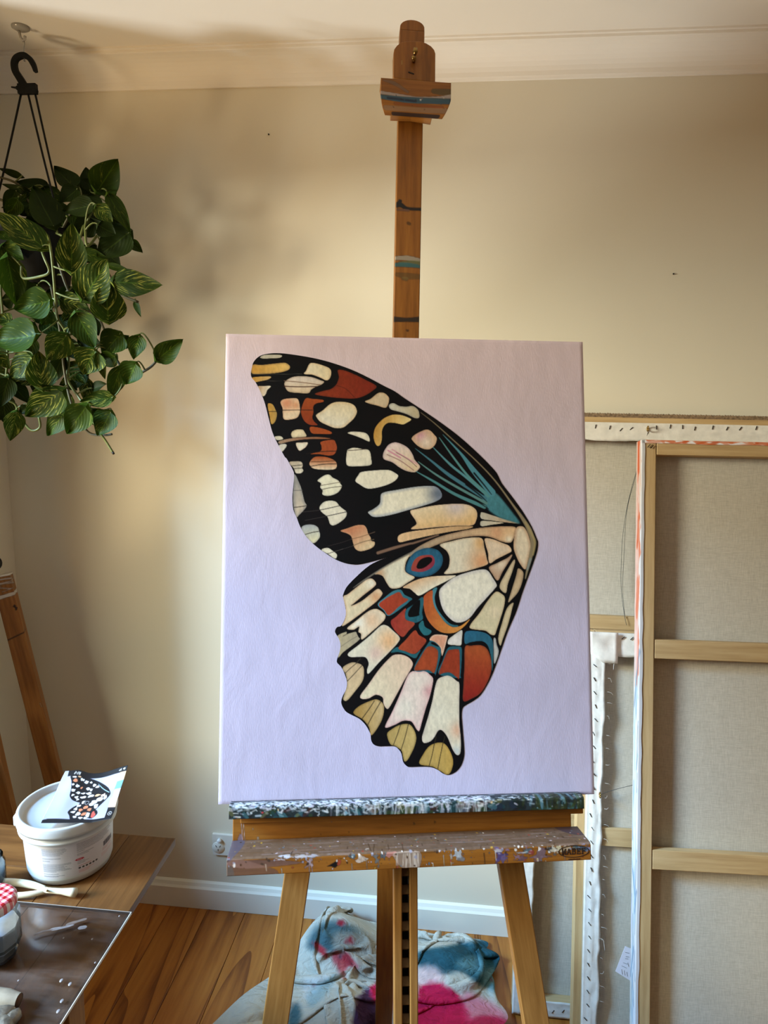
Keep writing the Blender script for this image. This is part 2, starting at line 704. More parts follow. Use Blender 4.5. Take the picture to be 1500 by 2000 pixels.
floor = slab('floor', WALL_X - .05, ROOM_X1 + .05, ROOM_Y0 - .05, WALL_Y + .05, -.06, -.021, M_oldwood)
PW = .118
rng = random.Random(3)
x = WALL_X - .03
while x < ROOM_X1:
    L_ = WALL_Y - ROOM_Y0
    x1 = min(x + PW - .0012, ROOM_X1 - .001)
    MB().box(0, L_, -(x1 - x) / 2, (x1 - x) / 2, -.02, rng.uniform(-.0004, .0004)).build(
        'plank', M_floor, floor, mat4(V((x + x1) / 2, ROOM_Y0, 0), V(0, 1, 0), V(-1, 0, 0), V(0, 0, 1)), bevel=.0012)
    x += PW


def run_profile(name, prof, p0, p1, out, mat, smooth=False):
    """prof: (distance from wall, z); swept from p0 to p1, 'out' pointing into the room."""
    p0, p1, out = map(lambda q: np.asarray(q, float), (p0, p1, out))
    vs = [tuple(P + out * d + V(0, 0, z)) for P in (p0, p1) for d, z in prof]
    n = len(prof)
    fs = [(i, (i + 1) % n, n + (i + 1) % n, n + i) for i in range(n)] + [tuple(range(n)), tuple(range(2 * n - 1, n - 1, -1))]
    m = MB().add(vs, fs)
    ob = m.build(name, mat, smooth=False)
    return structure(ob)


cove = [(0, 2.330), (.006, 2.330), (.0075, 2.335)]
for k in range(9):
    a = math.pi / 2 * k / 8
    cove.append((.0085 + .062 * (1 - math.cos(a)), 2.337 + .050 * math.sin(a)))
cove += [(.0735, 2.3885), (.0735, 2.3945), (.079, 2.3955), (.079, 2.4), (0, 2.4)]
run_profile('trim_1', cove, (WALL_X, WALL_Y, 0), (ROOM_X1, WALL_Y, 0), (0, -1, 0), M_ceil)
run_profile('trim_2', cove, (WALL_X, ROOM_Y0, 0), (WALL_X, WALL_Y - .0795, 0), (1, 0, 0), M_ceil)
base = [(0, 0), (.017, 0), (.017, .066), (.012, .072), (.008, .081), (0, .085)]
run_profile('baseboard_back', base, (WALL_X, WALL_Y, .0008), (ROOM_X1, WALL_Y, .0008), (0, -1, 0), M_trim)
run_profile('baseboard_left', base, (WALL_X, ROOM_Y0, .0008), (WALL_X, WALL_Y - .018, .0008), (1, 0, 0), M_trim)

# power outlet on the back wall
o0, o1 = at_y(416, 1622, WALL_Y), at_y(416, 1669, WALL_Y)
ox, oz = o0[0] + .0575, (o0[2] + o1[2]) / 2
outlet = empty('power_outlet', (ox, WALL_Y, oz), 'white double power outlet low on the wall left of the easel tray', 'power outlet')
WN = lambda x, z, y=WALL_Y: mat4(V(x, y, z), V(1, 0, 0), V(0, 0, 1), V(0, -1, 0))
MB().box(-.0575, .0575, -.036, .036, 0, .009).build('faceplate', M_outlet, outlet, WN(ox, oz), bevel=.003)
for s in (-1, 1):
    MB().lathe([(0, .0175), (.0055, .0175), (.0065, .016), (.0065, .008), (0, .008)], 20).build('switch', M_white, outlet, WN(ox + s * .034 + .0 - (.0), oz + .017), True)
    sk = MB().lathe([(0, .0105), (.0185, .0105), (.0195, .009), (.0195, .008)], 28).build('socket', M_outlet, outlet, WN(ox + s * .031 - .012 * (s > 0) - .008 * (s < 0), oz - .009), True)
    for dx, dz, an in ((-.006, .005, .5), (.006, .005, -.5), (0, -.007, 0)):
        cx, cz = ox + s * .031 - .012 * (s > 0) - .008 * (s < 0) + dx, oz - .009 + dz
        ca, sa = math.cos(an), math.sin(an)
        MB().box(-.0009, .0009, -.0035, .0035, .0095, .0111).build('slot', M_dark, sk, mat4(V(cx, WALL_Y, cz), V(ca, 0, sa), V(-sa, 0, ca), V(0, -1, 0)))
for q in ((525, 263), (1315, 535)):
    P = at_y(*q, WALL_Y)
    MB().lathe([(0, .004), (.0016, .0038), (.0019, .0025), (.0012, -.004)], 10).build('wall_nail', M_dark, None, WN(P[0], P[2]), True)
tag(bpy.data.objects['wall_nail'], 'tiny dark nail in the wall left of the easel mast', 'nail')
tag(bpy.data.objects['wall_nail.001'], 'tiny dark nail in the wall right of the easel mast', 'nail')


# ------------------------------------------------------------------ stretched canvases leaning on the back wall
def lean_frame(yb, lean, yaw=0.):
    n = V(-math.sin(yaw), math.cos(yaw), 0)
    U = V(0, 0, math.cos(lean)) + n * math.sin(lean)
    N = V(0, 0, math.sin(lean)) - n * math.cos(lean)
    return V(0, yb, 0), U, N


def plane_pt(px, py, O, N):
    d = ray(px, py)
    return CP + d * (np.dot(O - CP, N) / np.dot(d, N))


class Frame:
    """Stretcher seen from behind. Local x right, y up the frame, z out of its back."""

    def __init__(s, name, label, x0, w, h, yb, lean, thick, barw, mat, group=None, yaw=0., x_ref=0.):
        s.w, s.h, s.t, s.bw, s.mat = w, h, thick, barw, mat
        O, U, N = lean_frame(yb, lean, yaw)
        X = V(math.cos(yaw), math.sin(yaw), 0)
        U2 = U
        s.O, s.X, s.U, s.N = V(x0, yb, 0) + X * 0, X, U2, N
        # lift so that the lowest corner stands on the floor
        low = min((s.O + U2 * 0 - N * thick)[2], s.O[2])
        s.O = s.O - V(0, 0, low) + V(0, 0, .0012)
        s.e = empty(name, s.O, label, 'canvas frame', group)

    def M(s, x, y, z=0, rot=0):
        c, k = math.cos(rot), math.sin(rot)
        return mat4(s.O + s.X * x + s.U * y + s.N * z, s.X * c + s.U * k, -s.X * k + s.U * c, s.N)

    def P(s, x, y, z=0):
        return s.O + s.X * x + s.U * y + s.N * z

    def xy(s, px, py, z=0):
        q = plane_pt(px, py, s.O + s.N * z, s.N) - s.O - s.N * z
        return np.array([q @ s.X, q @ s.U])

    def bars(s, names=('left', 'right', 'top', 'bottom')):
        b, t = s.bw, s.t - .004
        m = .0012
        if 'left' in names:
            MB().box(b * 0 + m, s.h - m, -b + m, -m, -t, 0).build('stretcher_bar', s.mat, s.e, mat4(s.P(0, 0), s.U, -s.X, s.N), bevel=.0015)
        if 'right' in names:
            MB().box(m, s.h - m, m, b - m, -t, 0).build('stretcher_bar', s.mat, s.e, mat4(s.P(s.w, 0), s.U, -s.X, s.N), bevel=.0015)
        if 'top' in names:
            MB().box(b, s.w - b, -b + m, -m, -t, 0).build('stretcher_bar', s.mat, s.e, mat4(s.P(0, s.h), s.X, s.U, s.N), bevel=.0015)
        if 'bottom' in names:
            MB().box(b, s.w - b, m, b - m, -t, 0).build('stretcher_bar', s.mat, s.e, mat4(s.P(0, 0), s.X, s.U, s.N), bevel=.0015)

    def cross(s, y, w):
        MB().box(s.bw, s.w - s.bw, -w / 2, w / 2, -s.t * .6, -.001).build('cross_bar', s.mat, s.e, mat4(s.P(0, y), s.X, s.U, s.N), bevel=.0015)

    def canvas(s, mat=None, side_paint=None):
        t = s.t
        MB().box(.001, s.w - .001, .001, s.h - .001, -t + .0008, -t + .0036).build('canvas', mat or M_linen, s.e, s.M(0, 0), bevel=0)

    def staples(s, pts):
        me = None
        for x, y, a in pts:
            if me is None:
                ob = MB().box(-.0048, .0048, -.0007, .0007, -.0005, .0009).build('staple', M_dark, s.e, s.M(x, y, s.top, a))
                me = ob.data
            else:
                link(bpy.data.objects.new('staple', me), s.e, s.M(x, y, s.top, a))

    top = .0025


def flap(fr, x0, x1, y0, y1, inner, name='canvas_flap', seed=1, amp=.0016, mat=None):
    """Raw canvas folded over the bar; the 'inner' side has a wavy torn edge and lifts a little."""
    horiz = inner in ('top', 'bottom')
    L_, w = (x1 - x0, y1 - y0) if horiz else (y1 - y0, x1 - x0)
    n, k = max(int(L_ / .008), 4), 9
    r = np.random.default_rng(seed)
    wav = vnoise(1, n + 1, 1, 5, r)[0] * .5 + vnoise(1, n + 1, 1, 2, r)[0] * .3
    P = np.zeros((k, n + 1, 3))
    for i in range(k):
        t = i / (k - 1)                     # 0 at the outer edge, 1 at the torn edge
        along = np.linspace(0, L_, n + 1)
        off = w * t + (wav - .4) * .008 * t ** 4
        lift = .0012 + amp * np.abs(vnoise(1, n + 1, 1, 3, r)[0]) * (t > .3) + (.0035 * wav * max(t - .7, 0) / .3)
        if inner == 'right':
            xx, yy = x0 + off, y0 + along
        elif inner == 'left':
            xx, yy = x1 - off, y0 + along
        elif inner == 'bottom':
            xx, yy = x0 + along, y1 - off
        else:
            xx, yy = x0 + along, y0 + off
        P[i] = np.stack([xx, yy, lift], -1)
    me = grid_mesh(P, name)
    me.materials.append(mat or M_primed)
    ob = bpy.data.objects.new(name, me)
    so = ob.modifiers.new('thickness', 'SOLIDIFY')
    so.thickness = .0008
    so.offset = 0
    return link(ob, fr.e, fr.M(0, 0))


def side_wrap(fr, mat, paint=None):
    """Canvas turned round the left and top sides of a frame, with a narrow margin on its back."""
    for side in ('left', 'top'):
        L_ = fr.h if side == 'left' else fr.w
        prof = [(0.0, -fr.t), (-.0012, -fr.t), (-.0012, .0008), (0, .0016), (.0065, .0016)]
        # unrolled: side face then margin
        fine = []
        for (a, b) in zip(prof[1:-1], prof[2:]):
            m = max(int(math.hypot(b[0] - a[0], b[1] - a[1]) / .0015), 1)
            fine += [(a[0] + (b[0] - a[0]) * i / m, a[1] + (b[1] - a[1]) * i / m) for i in range(m)]
        fine.append(prof[-1])
        n = int(L_ / .003)
        al = np.linspace(0 if side == 'left' else -.0012, L_ if side == 'top' else L_ + .0012, n + 1)
        r = np.random.default_rng(5 if side == 'left' else 6)
        wob = (vnoise(1, n + 1, 1, 12, r)[0] - .5) * .0018
        P = np.zeros((len(fine), n + 1, 3))
        for i, (d, z) in enumerate(fine):
            dd = d + (wob * (.4 if i < len(fine) - 3 else 1.2))
            P[i] = np.stack([dd, al, np.full(n + 1, z)], -1) if side == 'left' else np.stack([al, fr.h - dd, np.full(n + 1, z)], -1)
        me = grid_mesh(P, 'canvas_edge')
        ra = Ras(n + 1, len(fine), (236, 236, 240), 1)
        paint(ra, side)
        paint_attr(me, ra.flat())
        me.materials.append(mat)
        link(bpy.data.objects.new('canvas_edge', me), fr.e, fr.M(0, 0))


def wire(fr, pts, name='hanging_wire', r=.0006, mat=None):
    P = spline(np.array([fr.P(*q) for q in pts]), False, 8)
    MB().tube(P, r, 5).build(name, mat or M_wire, fr.e, smooth=True)


def eyelet(fr, x, y, z=.003):
    m = MB()
    th = np.linspace(0, 2 * math.pi, 15)
    m.tube([fr.P(x, y + .006 * math.sin(a), z + .008 + .006 * math.cos(a)) for a in th], .0016, 6)
    m.tube([fr.P(x, y, z - .004), fr.P(x, y, z + .003)], .0018, 6)
    m.build('screw_eye', M_brass, fr.e, smooth=True)


GR = 'stretched canvases leaning on the back wall'
# big canvas: its top strip shows above all others, its left strip beside the easel leg
LEAN2, YB2 = math.atan(.198 / 1.512), 1.602
F2 = Frame('stretched_canvas', 'large raw-backed canvas with stapled white top strip, behind the front frame', 0, 1, 1, YB2, LEAN2, .034, .042, M_pine, GR)
_, U2, N2 = lean_frame(YB2, LEAN2)
p_l = plane_pt(1010, 1700, F2.O, N2)
p_t = plane_pt(1143, 824, F2.O, N2)
F2.O = F2.O * V(0, 1, 1) + V(p_l[0], 0, 0)
F2.e.location.x = F2.O[0]
WM[F2.e.name] = Matrix.Translation(Vector(F2.O))
F2.w, F2.h = 1.06, (p_t - F2.O) @ F2.U
F2.bars()
F2.canvas()
for py in (1216, 1604):
    F2.cross(F2.xy(1120 if py > 1500 else 1180, py)[1], .034)
flap(F2, 0, F2.w, F2.h - .045, F2.h, 'bottom', seed=2)
flap(F2, 0, .043, 0, F2.h - .045, 'right', seed=3)
flap(F2, .043, F2.w, 0, .043, 'top', seed=4)
F2.staples([(*F2.xy(px, py, .0025), math.radians(a)) for px, py, a in ((1163, 833, 80), (1191, 835, 78), (1213, 839, 50), (1233, 837, 45), (1282, 835, 95), (1309, 833, 80), (1333, 834, 92), (1357, 837, 80), (1392, 835, 80), (1420, 837, 65), (1446, 837, 55), (1477, 836, 75), (1080, 1976, 55), (1100, 1975, 55))])
e = F2.xy(1263, 838)
eyelet(F2, *e)
_z = -.012
wire(F2, [(*F2.xy(x_, y_, _z), z_) for x_, y_, z_ in ((1263, 842, .004), (1246, 910, _z), (1228, 975, _z), (1217, 1040, _z), (1213, 1110, _z), (1214, 1160, _z), (1217, 1200, .002), (1221, 1219, .003))])
wire(F2, [(*F2.xy(x_, y_, _z), z_) for x_, y_, z_ in ((1263, 842, .004), (1240, 935, _z), (1224, 1000, _z), (1219, 1080, _z), (1216, 1150, _z), (1218, 1205, .002))], r=.0006)

# a wrapped frame behind it
LEAN1, YB1 = LEAN2, YB2 + .042
F1 = Frame('wrapped_canvas', 'pine frame under bubble wrap, tallest and rearmost of the leaning canvases', F2.O[0] + .03, 1.04, 1, YB1, LEAN1, .03, .04, M_pine, GR)
F1.h = F1.xy(1143, 813)[1]
F1.bars()
F1.canvas()
M_wrap = plain('bubble_wrap', (126, 106, 84), .18, .25, 160, bmp=.6, spec=.8)
m = MB()
r_ = random.Random(4)
m.box(-.004, F1.w + .004, F1.h - .10, F1.h + .010, -.034, -.012)
wr = m.build('bubble_wrap', M_wrap, F1.e, F1.M(0, 0), bevel=.003)
m = MB()
for i in range(160):
    for j, z in enumerate((-.0155, -.0215, -.0275)):
        xx = .004 + i * .0065 + (j % 2) * .00325 + r_.uniform(-.0006, .0006)
        m.add(*(lambda q: (q.v, q.f))(MB().ball((xx, F1.h + .0098, z), .0028 * r_.uniform(.8, 1.15), 4, (1, r_.uniform(.25, .7), 1))))
ob = m.build('air_bubbles', M_wrap, wr, F1.M(0, 0), smooth=True)
ob['kind'] = 'stuff'

# bare stretcher, then a stapled canvas in front of it
LEAN3, YAW3 = math.radians(12), .02
YB2b = 1.662 - .97 * math.tan(LEAN3)
F2b = Frame('bare_stretcher', 'narrow bare pine stretcher right behind the stapled canvas, half hidden by the painting', .35, 1, 1, YB2b, LEAN3, .036, .036, M_pine, GR, YAW3)
_o = F2b.xy(1121, 1800)
F2b.O = F2b.O + F2b.X * _o[0]
F2b.e.location = F2b.O
WM[F2b.e.name] = Matrix.Translation(Vector(F2b.O))
F2b.w, F2b.h = .80, F2b.xy(1180, 1231)[1]
F2b.bars()
YB3 = YB2b - .0200
F3 = Frame('stapled_canvas', 'canvas back with long white stapled left strip and folded corner, beside the painting', .35, 1, 1, YB3, LEAN3, .0185, .035, M_pine, GR, YAW3)
_o = F3.xy(1144, 1600)
F3.O = F3.O + F3.X * _o[0]
F3.e.location = F3.O
WM[F3.e.name] = Matrix.Translation(Vector(F3.O))
F3.w, F3.h = .78, F3.xy(1180, 1235)[1]
F3.bars()
F3.canvas()
F3.cross(F3.xy(1210, 1637)[1], .042)
flap(F3, .045, F3.w, F3.h - .054, F3.h, 'bottom', seed=12)
flap(F3, -.001, .036, 0, F3.h - .02, 'right', seed=13, amp=.003)
# folded corner patch
Q = np.zeros((9, 9, 3))
r = np.random.default_rng(9)
bm_ = vnoise(9, 9, 3, 3, r) * .006
for i in range(9):
    for j in range(9):
        Q[i, j] = (-.002 + .066 * j / 8, F3.h + .001 - (.072 if j > 4 else .050 + .022 * (j / 4.)) * i / 8, .0055 + bm_[i, j])
me = grid_mesh(Q, 'folded_corner')
me.materials.append(M_primed)
ob = bpy.data.objects.new('folded_corner', me)
so = ob.modifiers.new('thickness', 'SOLIDIFY')
so.thickness = .0012
link(ob, F3.e, F3.M(0, 0))
F3.top = .0035
st = []
for i, y_ in enumerate(np.linspace(1300, 1990, 27)):
    xx = 1164 - (y_ - 1300) * 18 / 690 + r.uniform(-3, 3)
    st.append((*F3.xy(xx, y_, .003), math.radians(-52 + r.uniform(-16, 14))))
st += [(*F3.xy(px, py, .003), math.radians(45)) for px, py in ((1217, 1246), (1234, 1247))]
F3.staples(st)
e = F3.xy(1170, 1550)
eyelet(F3, e[0], e[1], .002)
wire(F3, [(e[0], e[1], .008), (*F3.xy(1200, 1541, .002), .006), (*F3.xy(1260, 1527, .002), .004)])
m = MB()
for i in range(24):
    y_ = 1290 + i * 29 + r.uniform(-8, 8)
    a = F3.xy(1188 - (y_ - 1300) * 18 / 690, y_, .005)
    dx, dy = r.uniform(.004, .014), r.uniform(-.012, .006)
    m.tube(spline(np.array([F3.P(a[0], a[1], .004), F3.P(a[0] + dx * .6, a[1] + dy * .1, .006), F3.P(a[0] + dx, a[1] + dy, .004)]), False, 4), .0003, 4)
for pts in (((1202, 1284), (1199, 1296), (1198, 1308)), ((1170, 1832), (1178, 1836), (1181, 1856))):
    m.tube(spline(np.array([F3.P(*F3.xy(*q, .005), .006) for q in pts]), False, 5), .0004, 4)
ob = m.build('loose_threads', M_primed, F3.e, smooth=True)
ob['kind'] = 'stuff'

# paper label hanging against the stapled canvas
c = [F3.xy(*q, .004) for q in ((1221, 1848), (1251, 1860), (1235, 1918), (1202, 1897))]
m = MB().prism([tuple(q) for q in c], -.0004, .0004)
M_tagp = plain('label_card', (228, 226, 236), .6, .02, 20)
_zt = .004
tagob = m.build('paper_label', M_tagp, None, F3.M(0, 0, _zt))
tag(tagob, 'small white paper label with pencil notes, tilted behind the front frame edge', 'label')
WM[tagob.name] = F3.M(0, 0, _zt)
m = MB()
for (x0, y0, ln, an) in ((1221, 1860, 8, 10), (1222, 1868, 7, 8), (1221, 1872, 6, 8), (1217, 1880, 9, 20), (1214, 1886, 11, 25), (1214, 1893, 10, 80), (1219, 1895, 10, 80), (1224, 1898, 9, 80), (1226, 1880, 8, 75)):
    a = F3.xy(x0, y0, _zt)
    b = F3.xy(x0 + ln * math.cos(math.radians(an)), y0 + ln * math.sin(math.radians(an)), _zt)
    m.tube([F3.P(*a, _zt + .0006), F3.P(*b, _zt + .0006)], .0004, 4)
m.build('pencil_notes', M_dark, tagob)

# front frame with the painted sides
LEAN4 = math.radians(12.5)
YB4 = 1.69 - 1.483 * math.tan(LEAN4)
F4 = Frame('painted_edge_canvas', 'front canvas frame with orange and pale blue painted sides, seen from behind', .42, 1, 1, YB4, LEAN4, .036, .034, M_pine, GR, .04)
a, b = F4.xy(1254, 870), F4.xy(1240, 2000)
F4.O = F4.O + F4.X * ((a[0] + b[0]) / 2)
F4.e.location = F4.O
WM[F4.e.name] = Matrix.Translation(Vector(F4.O))
F4.w, F4.h = .80, F4.xy(1300, 861)[1]
F4.bars()
F4.canvas()
F4.cross(F4.xy(1285, 1268)[1], .043)
F4.cross(F4.xy(1285, 1680)[1], .043)


def edge4(ra, side):
    r = np.random.default_rng(21)
    if side == 'left':                         # columns run from the floor up
        n = ra.w
        h0 = int(n * .62)
        ra.poly([(h0, 0), (n, 0), (n, 18), (h0, 18)], (236, 200, 190), smooth=False)
        for k in range(60):
            u = h0 + (n - h0) * r.random()
            ra.line([(u, r.uniform(8, 22)), (u + r.uniform(10, 34), r.uniform(8, 22))], r.uniform(3, 8), [(214, 92, 44), (226, 130, 100), (240, 190, 180), (232, 216, 210)][r.integers(4)], alpha=.85)
        for k in range(70):
            u = h0 * r.random()
            ra.line([(u, r.uniform(0, 24)), (u + r.uniform(8, 60), r.uniform(0, 24))], r.uniform(1.5, 5), [(170, 206, 226), (206, 224, 236), (214, 206, 230), (240, 240, 240), (120, 150, 180), (240, 236, 214)][r.integers(6)], alpha=.6)
        for k in range(5):
            u = h0 * (.35 + .5 * r.random())
            ra.line([(u, 20), (u + r.uniform(4, 40), 23)], 1.6, (70, 90, 110), alpha=.8)
        ra.c[..., :3] *= .86
    else:
        n = ra.w
        ra.poly([(0, 0), (n, 0), (n, 24), (0, 24)], (206, 96, 44), smooth=False)
        for k in range(120):
            u = n * r.random()
            ra.line([(u, r.uniform(8, 32)), (u + r.uniform(6, 30), r.uniform(8, 34))], r.uniform(2, 5), [(186, 72, 28), (200, 88, 40), (208, 108, 60), (214, 140, 110)][r.integers(4)], alpha=.75)


side_wrap(F4, M_pig, edge4)
F4.staples([(*F4.xy(1267, 871, .001), math.radians(50)), (*F4.xy(1273, 873, .001), math.radians(50))])


# ------------------------------------------------------------------ the easel
easel = empty('studio_easel', E3(0, -.95, .03) * V(1, 1, 0), 'wooden studio easel with paint-crusted tray holding the wing painting', 'easel')
FLOOR_B = lambda w: (-EB[2] + w * math.sin(EL) + .0012) / math.cos(EL)     # b where a point of the easel plane meets the floor


def foot_bar(name, a_top, b_top, a_bot, w, width, th, mat):
    """Leg in the easel plane cut off level with the floor."""
    o = E3(a_top, b_top, w)
    bf = FLOOR_B(w - th / 2)
    bb = FLOOR_B(w + th / 2)
    k = (a_bot - a_top) / (b_top - (-.344))
    ab = a_top + k * (b_top - bf)
    x = unit(E3(ab, bf, w) - o)
    z = -EN
    y = np.cross(z, x)
    L_ = np.linalg.norm(E3(ab, bf, w) - o)
    me = MB().add([(0, -width / 2, -th / 2), (L_ - (bb - bf), -width / 2, -th / 2), (L_ - (bb - bf), width / 2, -th / 2), (0, width / 2, -th / 2),
                   (0, -width / 2, th / 2), (L_ - .012, -width / 2, th / 2), (L_ - .012, width / 2, th / 2), (0, width / 2, th / 2)],
                  [(3, 2, 1, 0), (4, 5, 6, 7), (0, 1, 5, 4), (1, 2, 6, 5), (2, 3, 7, 6), (3, 0, 4, 7)])
    return me.build(name, mat, easel, mat4(o, x, y, z), bevel=.0015)


WLEG = .035
for (tl, tr, bl, br) in (((556, 1707), (605, 1707), (511.5, 2000), (563, 2000)), ((974.5, 1688), (1023, 1686), (1023.5, 2000), (1075, 2000))):
    q = [ez(*p, WLEG - .0125) for p in (tl, tr, bl, br)]
    ct, cb = (q[0] + q[1]) / 2, (q[2] + q[3]) / 2
    k = (cb[0] - ct[0]) / (ct[1] - cb[1])
    btop = -.06
    lg = foot_bar('leg', ct[0] - k * (btop - ct[1]), btop, ct[0] - k * (btop - ct[1]) + k * (btop + .344), WLEG, .041, .025, M_legs)
# pencil and paint marks on the left leg are left to the grain

M_tooth = plain('ratchet_metal', (92, 70, 40), .45, .15, 60, .3)
rails = []
for (l, r_) in ((769.5, 785), (800, 816.5)):
    q0, q1 = ez(l, 1705, .028), ez(r_, 1705, .028)
    c0 = (q0[0] + q1[0]) / 2
    q0, q1 = ez(l + 1, 2000, .028), ez(r_ + 1, 2000, .028)
    c1 = (q0[0] + q1[0]) / 2
    foot_bar('ratchet_rail', c0, .02, c0 + (c1 - c0) * 1.3, .040, .0132, .024, M_legs)
    rails.append(c0)
mid = sum(rails) / 2
for i in range(16):
    b_ = -.128 - i * .0288
    MB().box(-.0064, .0064, -.007, .007, -.004, .004).build('ratchet_tooth', M_tooth, easel, mat4(E3(mid, b_, .040), ET, unit(EU + EN * .6), unit(EN - EU * .6)), bevel=.001)
plate('ratchet_back', [(mid - .0066, .02), (mid + .0066, .02), (mid + .0066, -.80), (mid - .0066, -.80)], .053, .058, M_dark, easel)

P1, P2 = at_y(757, 1700, 1.28), at_y(750, 2000, 1.47)
dv = (P2 - P1)
foot = P1 + dv * ((.024 - P1[2]) / dv[2])
topp = P1 - dv * .22
bar('rear_leg', topp, foot, (0, -1, .3), .040, .022, M_easel, easel)

# mast (painted marks are a pigment layer over the timber)
MA = lambda b: -.0004 + .0242 * (b - .777)
MT = unit(EU + ET * .0242)
MX = np.cross(MT, EN) * -1
if MX @ ET < 0:
    MX = -MX


def painted_plate(name, origin, ax, ay, az, prof, length, step, draw, mat, parent, caps=True, start=0.):
    """Extrusion along ax of a profile in (ay, az); the surface carries a pigment raster (x: along, y: round the profile)."""
    fine = []
    for a, b in zip(prof[:-1], prof[1:]):
        m = max(int(round(math.hypot(b[0] - a[0], b[1] - a[1]) / step)), 1)
        fine += [(a[0] + (b[0] - a[0]) * i / m, a[1] + (b[1] - a[1]) * i / m) for i in range(m)]
    fine.append(prof[-1])
    n = int(length / step) + 1
    xs = np.linspace(start, start + length, n)
    P = np.zeros((len(fine), n, 3))
    for i, (y, z) in enumerate(fine):
        P[i, :, 0], P[i, :, 1], P[i, :, 2] = xs, y, z
    me = bpy.data.meshes.new(name)
    h = len(fine)
    idx = np.arange(h * n).reshape(h, n)
    q = np.stack([idx[:-1, :-1], idx[1:, :-1], idx[1:, 1:], idx[:-1, 1:]], -1).reshape(-1, 4)
    raw_mesh(me, P.reshape(-1, 3), q)
    ra = Ras(n, h)
    draw(ra)
    paint_attr(me, ra.flat())
    bm = bmesh.new()
    bm.from_mesh(me)
    bm.verts.ensure_lookup_table()
    if caps:
        bm.faces.new([bm.verts[int(i)] for i in idx[:, 0]])
        bm.faces.new([bm.verts[int(i)] for i in idx[::-1, -1]])
        bm.faces.new([bm.verts[int(i)] for i in idx[0, ::-1]] + [bm.verts[int(i)] for i in idx[-1, :]])
    bmesh.ops.recalc_face_normals(bm, faces=bm.faces)
    bm.to_mesh(me)
    bm.free()
    me.materials.append(mat)
    return link(bpy.data.objects.new(name, me), parent, mat4(origin, ax, ay, az))


def spatter(ra, n, cols, rng, x0=0, x1=None, y0=0, y1=None, s=(.4, 1.4), alpha=.9):
    for k in range(n):
        x_, y_ = rng.uniform(x0, x1 or ra.w), rng.uniform(y0, y1 or ra.h)
        rr = rng.uniform(*s)
        ra.blob(x_, y_, rr * rng.uniform(.7, 1.3), rr * rng.uniform(.7, 1.6), cols[rng.integers(len(cols))], alpha=alpha, rng=rng, n=6)


# mast: pigment raster 1.5 mm; x runs up the mast, y across its front from right to left
MB0, MB1, MW, MTH = .30, 1.352, .0442, .024
def mast_draw(ra):
    r = np.random.default_rng(31)
    st = (MB1 - MB0) / (ra.w - 1)
    X = lambda py: (ez(795, py, .02)[1] - MB0) / st
    o = MTH / .0015               # rows on the right side face
    wd = MW / .0015
    Y = lambda f: o + wd * (1 - f)         # f: 0 left .. 1 right
    blk = (22, 20, 22)
    ra.line([(X(388), Y(.02)), (X(388), Y(.2)), (X(394), Y(.45)), (X(394), Y(1))], [7, 6, 4, 4], blk)
    ra.blob(X(385), Y(.12), 4, 4, blk, rng=r)
    ra.line([(X(397), Y(.05)), (X(398), Y(.5))], 3, (120, 90, 84), alpha=.7)
    ra.line([(X(494), Y(0)), (X(492), Y(.5)), (X(495), Y(1))], [5, 6, 4], (168, 160, 146), alpha=.9)
    ra.line([(X(503), Y(.2)), (X(500), Y(.6)), (X(501), Y(1))], [4, 4, 5], (104, 124, 84), alpha=.8)
    ra.line([(X(507), Y(0)), (X(506), Y(.5)), (X(508), Y(1))], [5, 6, 4], (46, 98, 104), alpha=.95)
    ra.line([(X(526), Y(.1)), (X(528), Y(.5)), (X(528), Y(1))], [5, 8, 6], (104, 104, 62), alpha=.55)
    ra.blob(X(534), Y(.45), 3, 4, (96, 108, 70), alpha=.6, rng=r)
    ra.line([(X(615), Y(0)), (X(615), Y(.5)), (X(613), Y(1))], [7, 5, 7], (34, 30, 28), alpha=.95)
    ra.line([(X(655), Y(.05)), (X(660), Y(.25)), (X(662), Y(.4))], [3, 5, 2], (206, 186, 176), alpha=.8)
    ra.line([(X(423), Y(.5)), (X(424), Y(.55))], 4, (60, 40, 20), alpha=.7)
    ra.blob(X(636), Y(.55), 1.4, 1.4, (70, 40, 24), rng=r)


c0 = E3(MA(MB0), MB0, .020 + MTH)
painted_plate('mast', c0 - MT * 0, MT, MX, -EN, [(MW / 2, 0), (MW / 2, MTH), (-MW / 2, MTH), (-MW / 2, 0)], MB1 - MB0 - .018, .0015, mast_draw, M_easelp, easel)
# rounded top of the mast
m = MB()
pts = [(0, -MW / 2), (0, MW / 2)]
pts = [(-.0, MW / 2)] + [(.006 + .012 * math.sin(a) * 1.2, MW / 2 * math.cos(a)) for a in np.linspace(0.15, math.pi - .15, 12)] + [(-.0, -MW / 2)]
MB().prism(pts, 0, MTH).build('mast_tip', M_easel, easel, mat4(E3(MA(MB1 - .018), MB1 - .018, .020 + MTH), MT, MX, -EN), bevel=.001)

# head: sliding plate, clamp block, lip underneath, wing screw
qa = [ez(*p, -.002) for p in ((768.5, 152), (768.5, 104), (770, 96), (775, 89), (784, 82), (795, 80.5), (808, 80), (822, 81), (832, 84), (842, 90), (848, 97), (850.5, 104), (850, 160))]
plate('head_plate', qa, -.002, .018, M_easel, easel, bevel=.001)
WC = -.034
cl, cr = ez(744, 152, WC), ez(881, 162, WC)
cdir = unit(ET * (cr[0] - cl[0]) + EU * (cr[1] - cl[1]))
cup = np.cross(EN, cdir)
if cup @ EU < 0:
    cup = -cup
clen = np.linalg.norm(cr - cl)


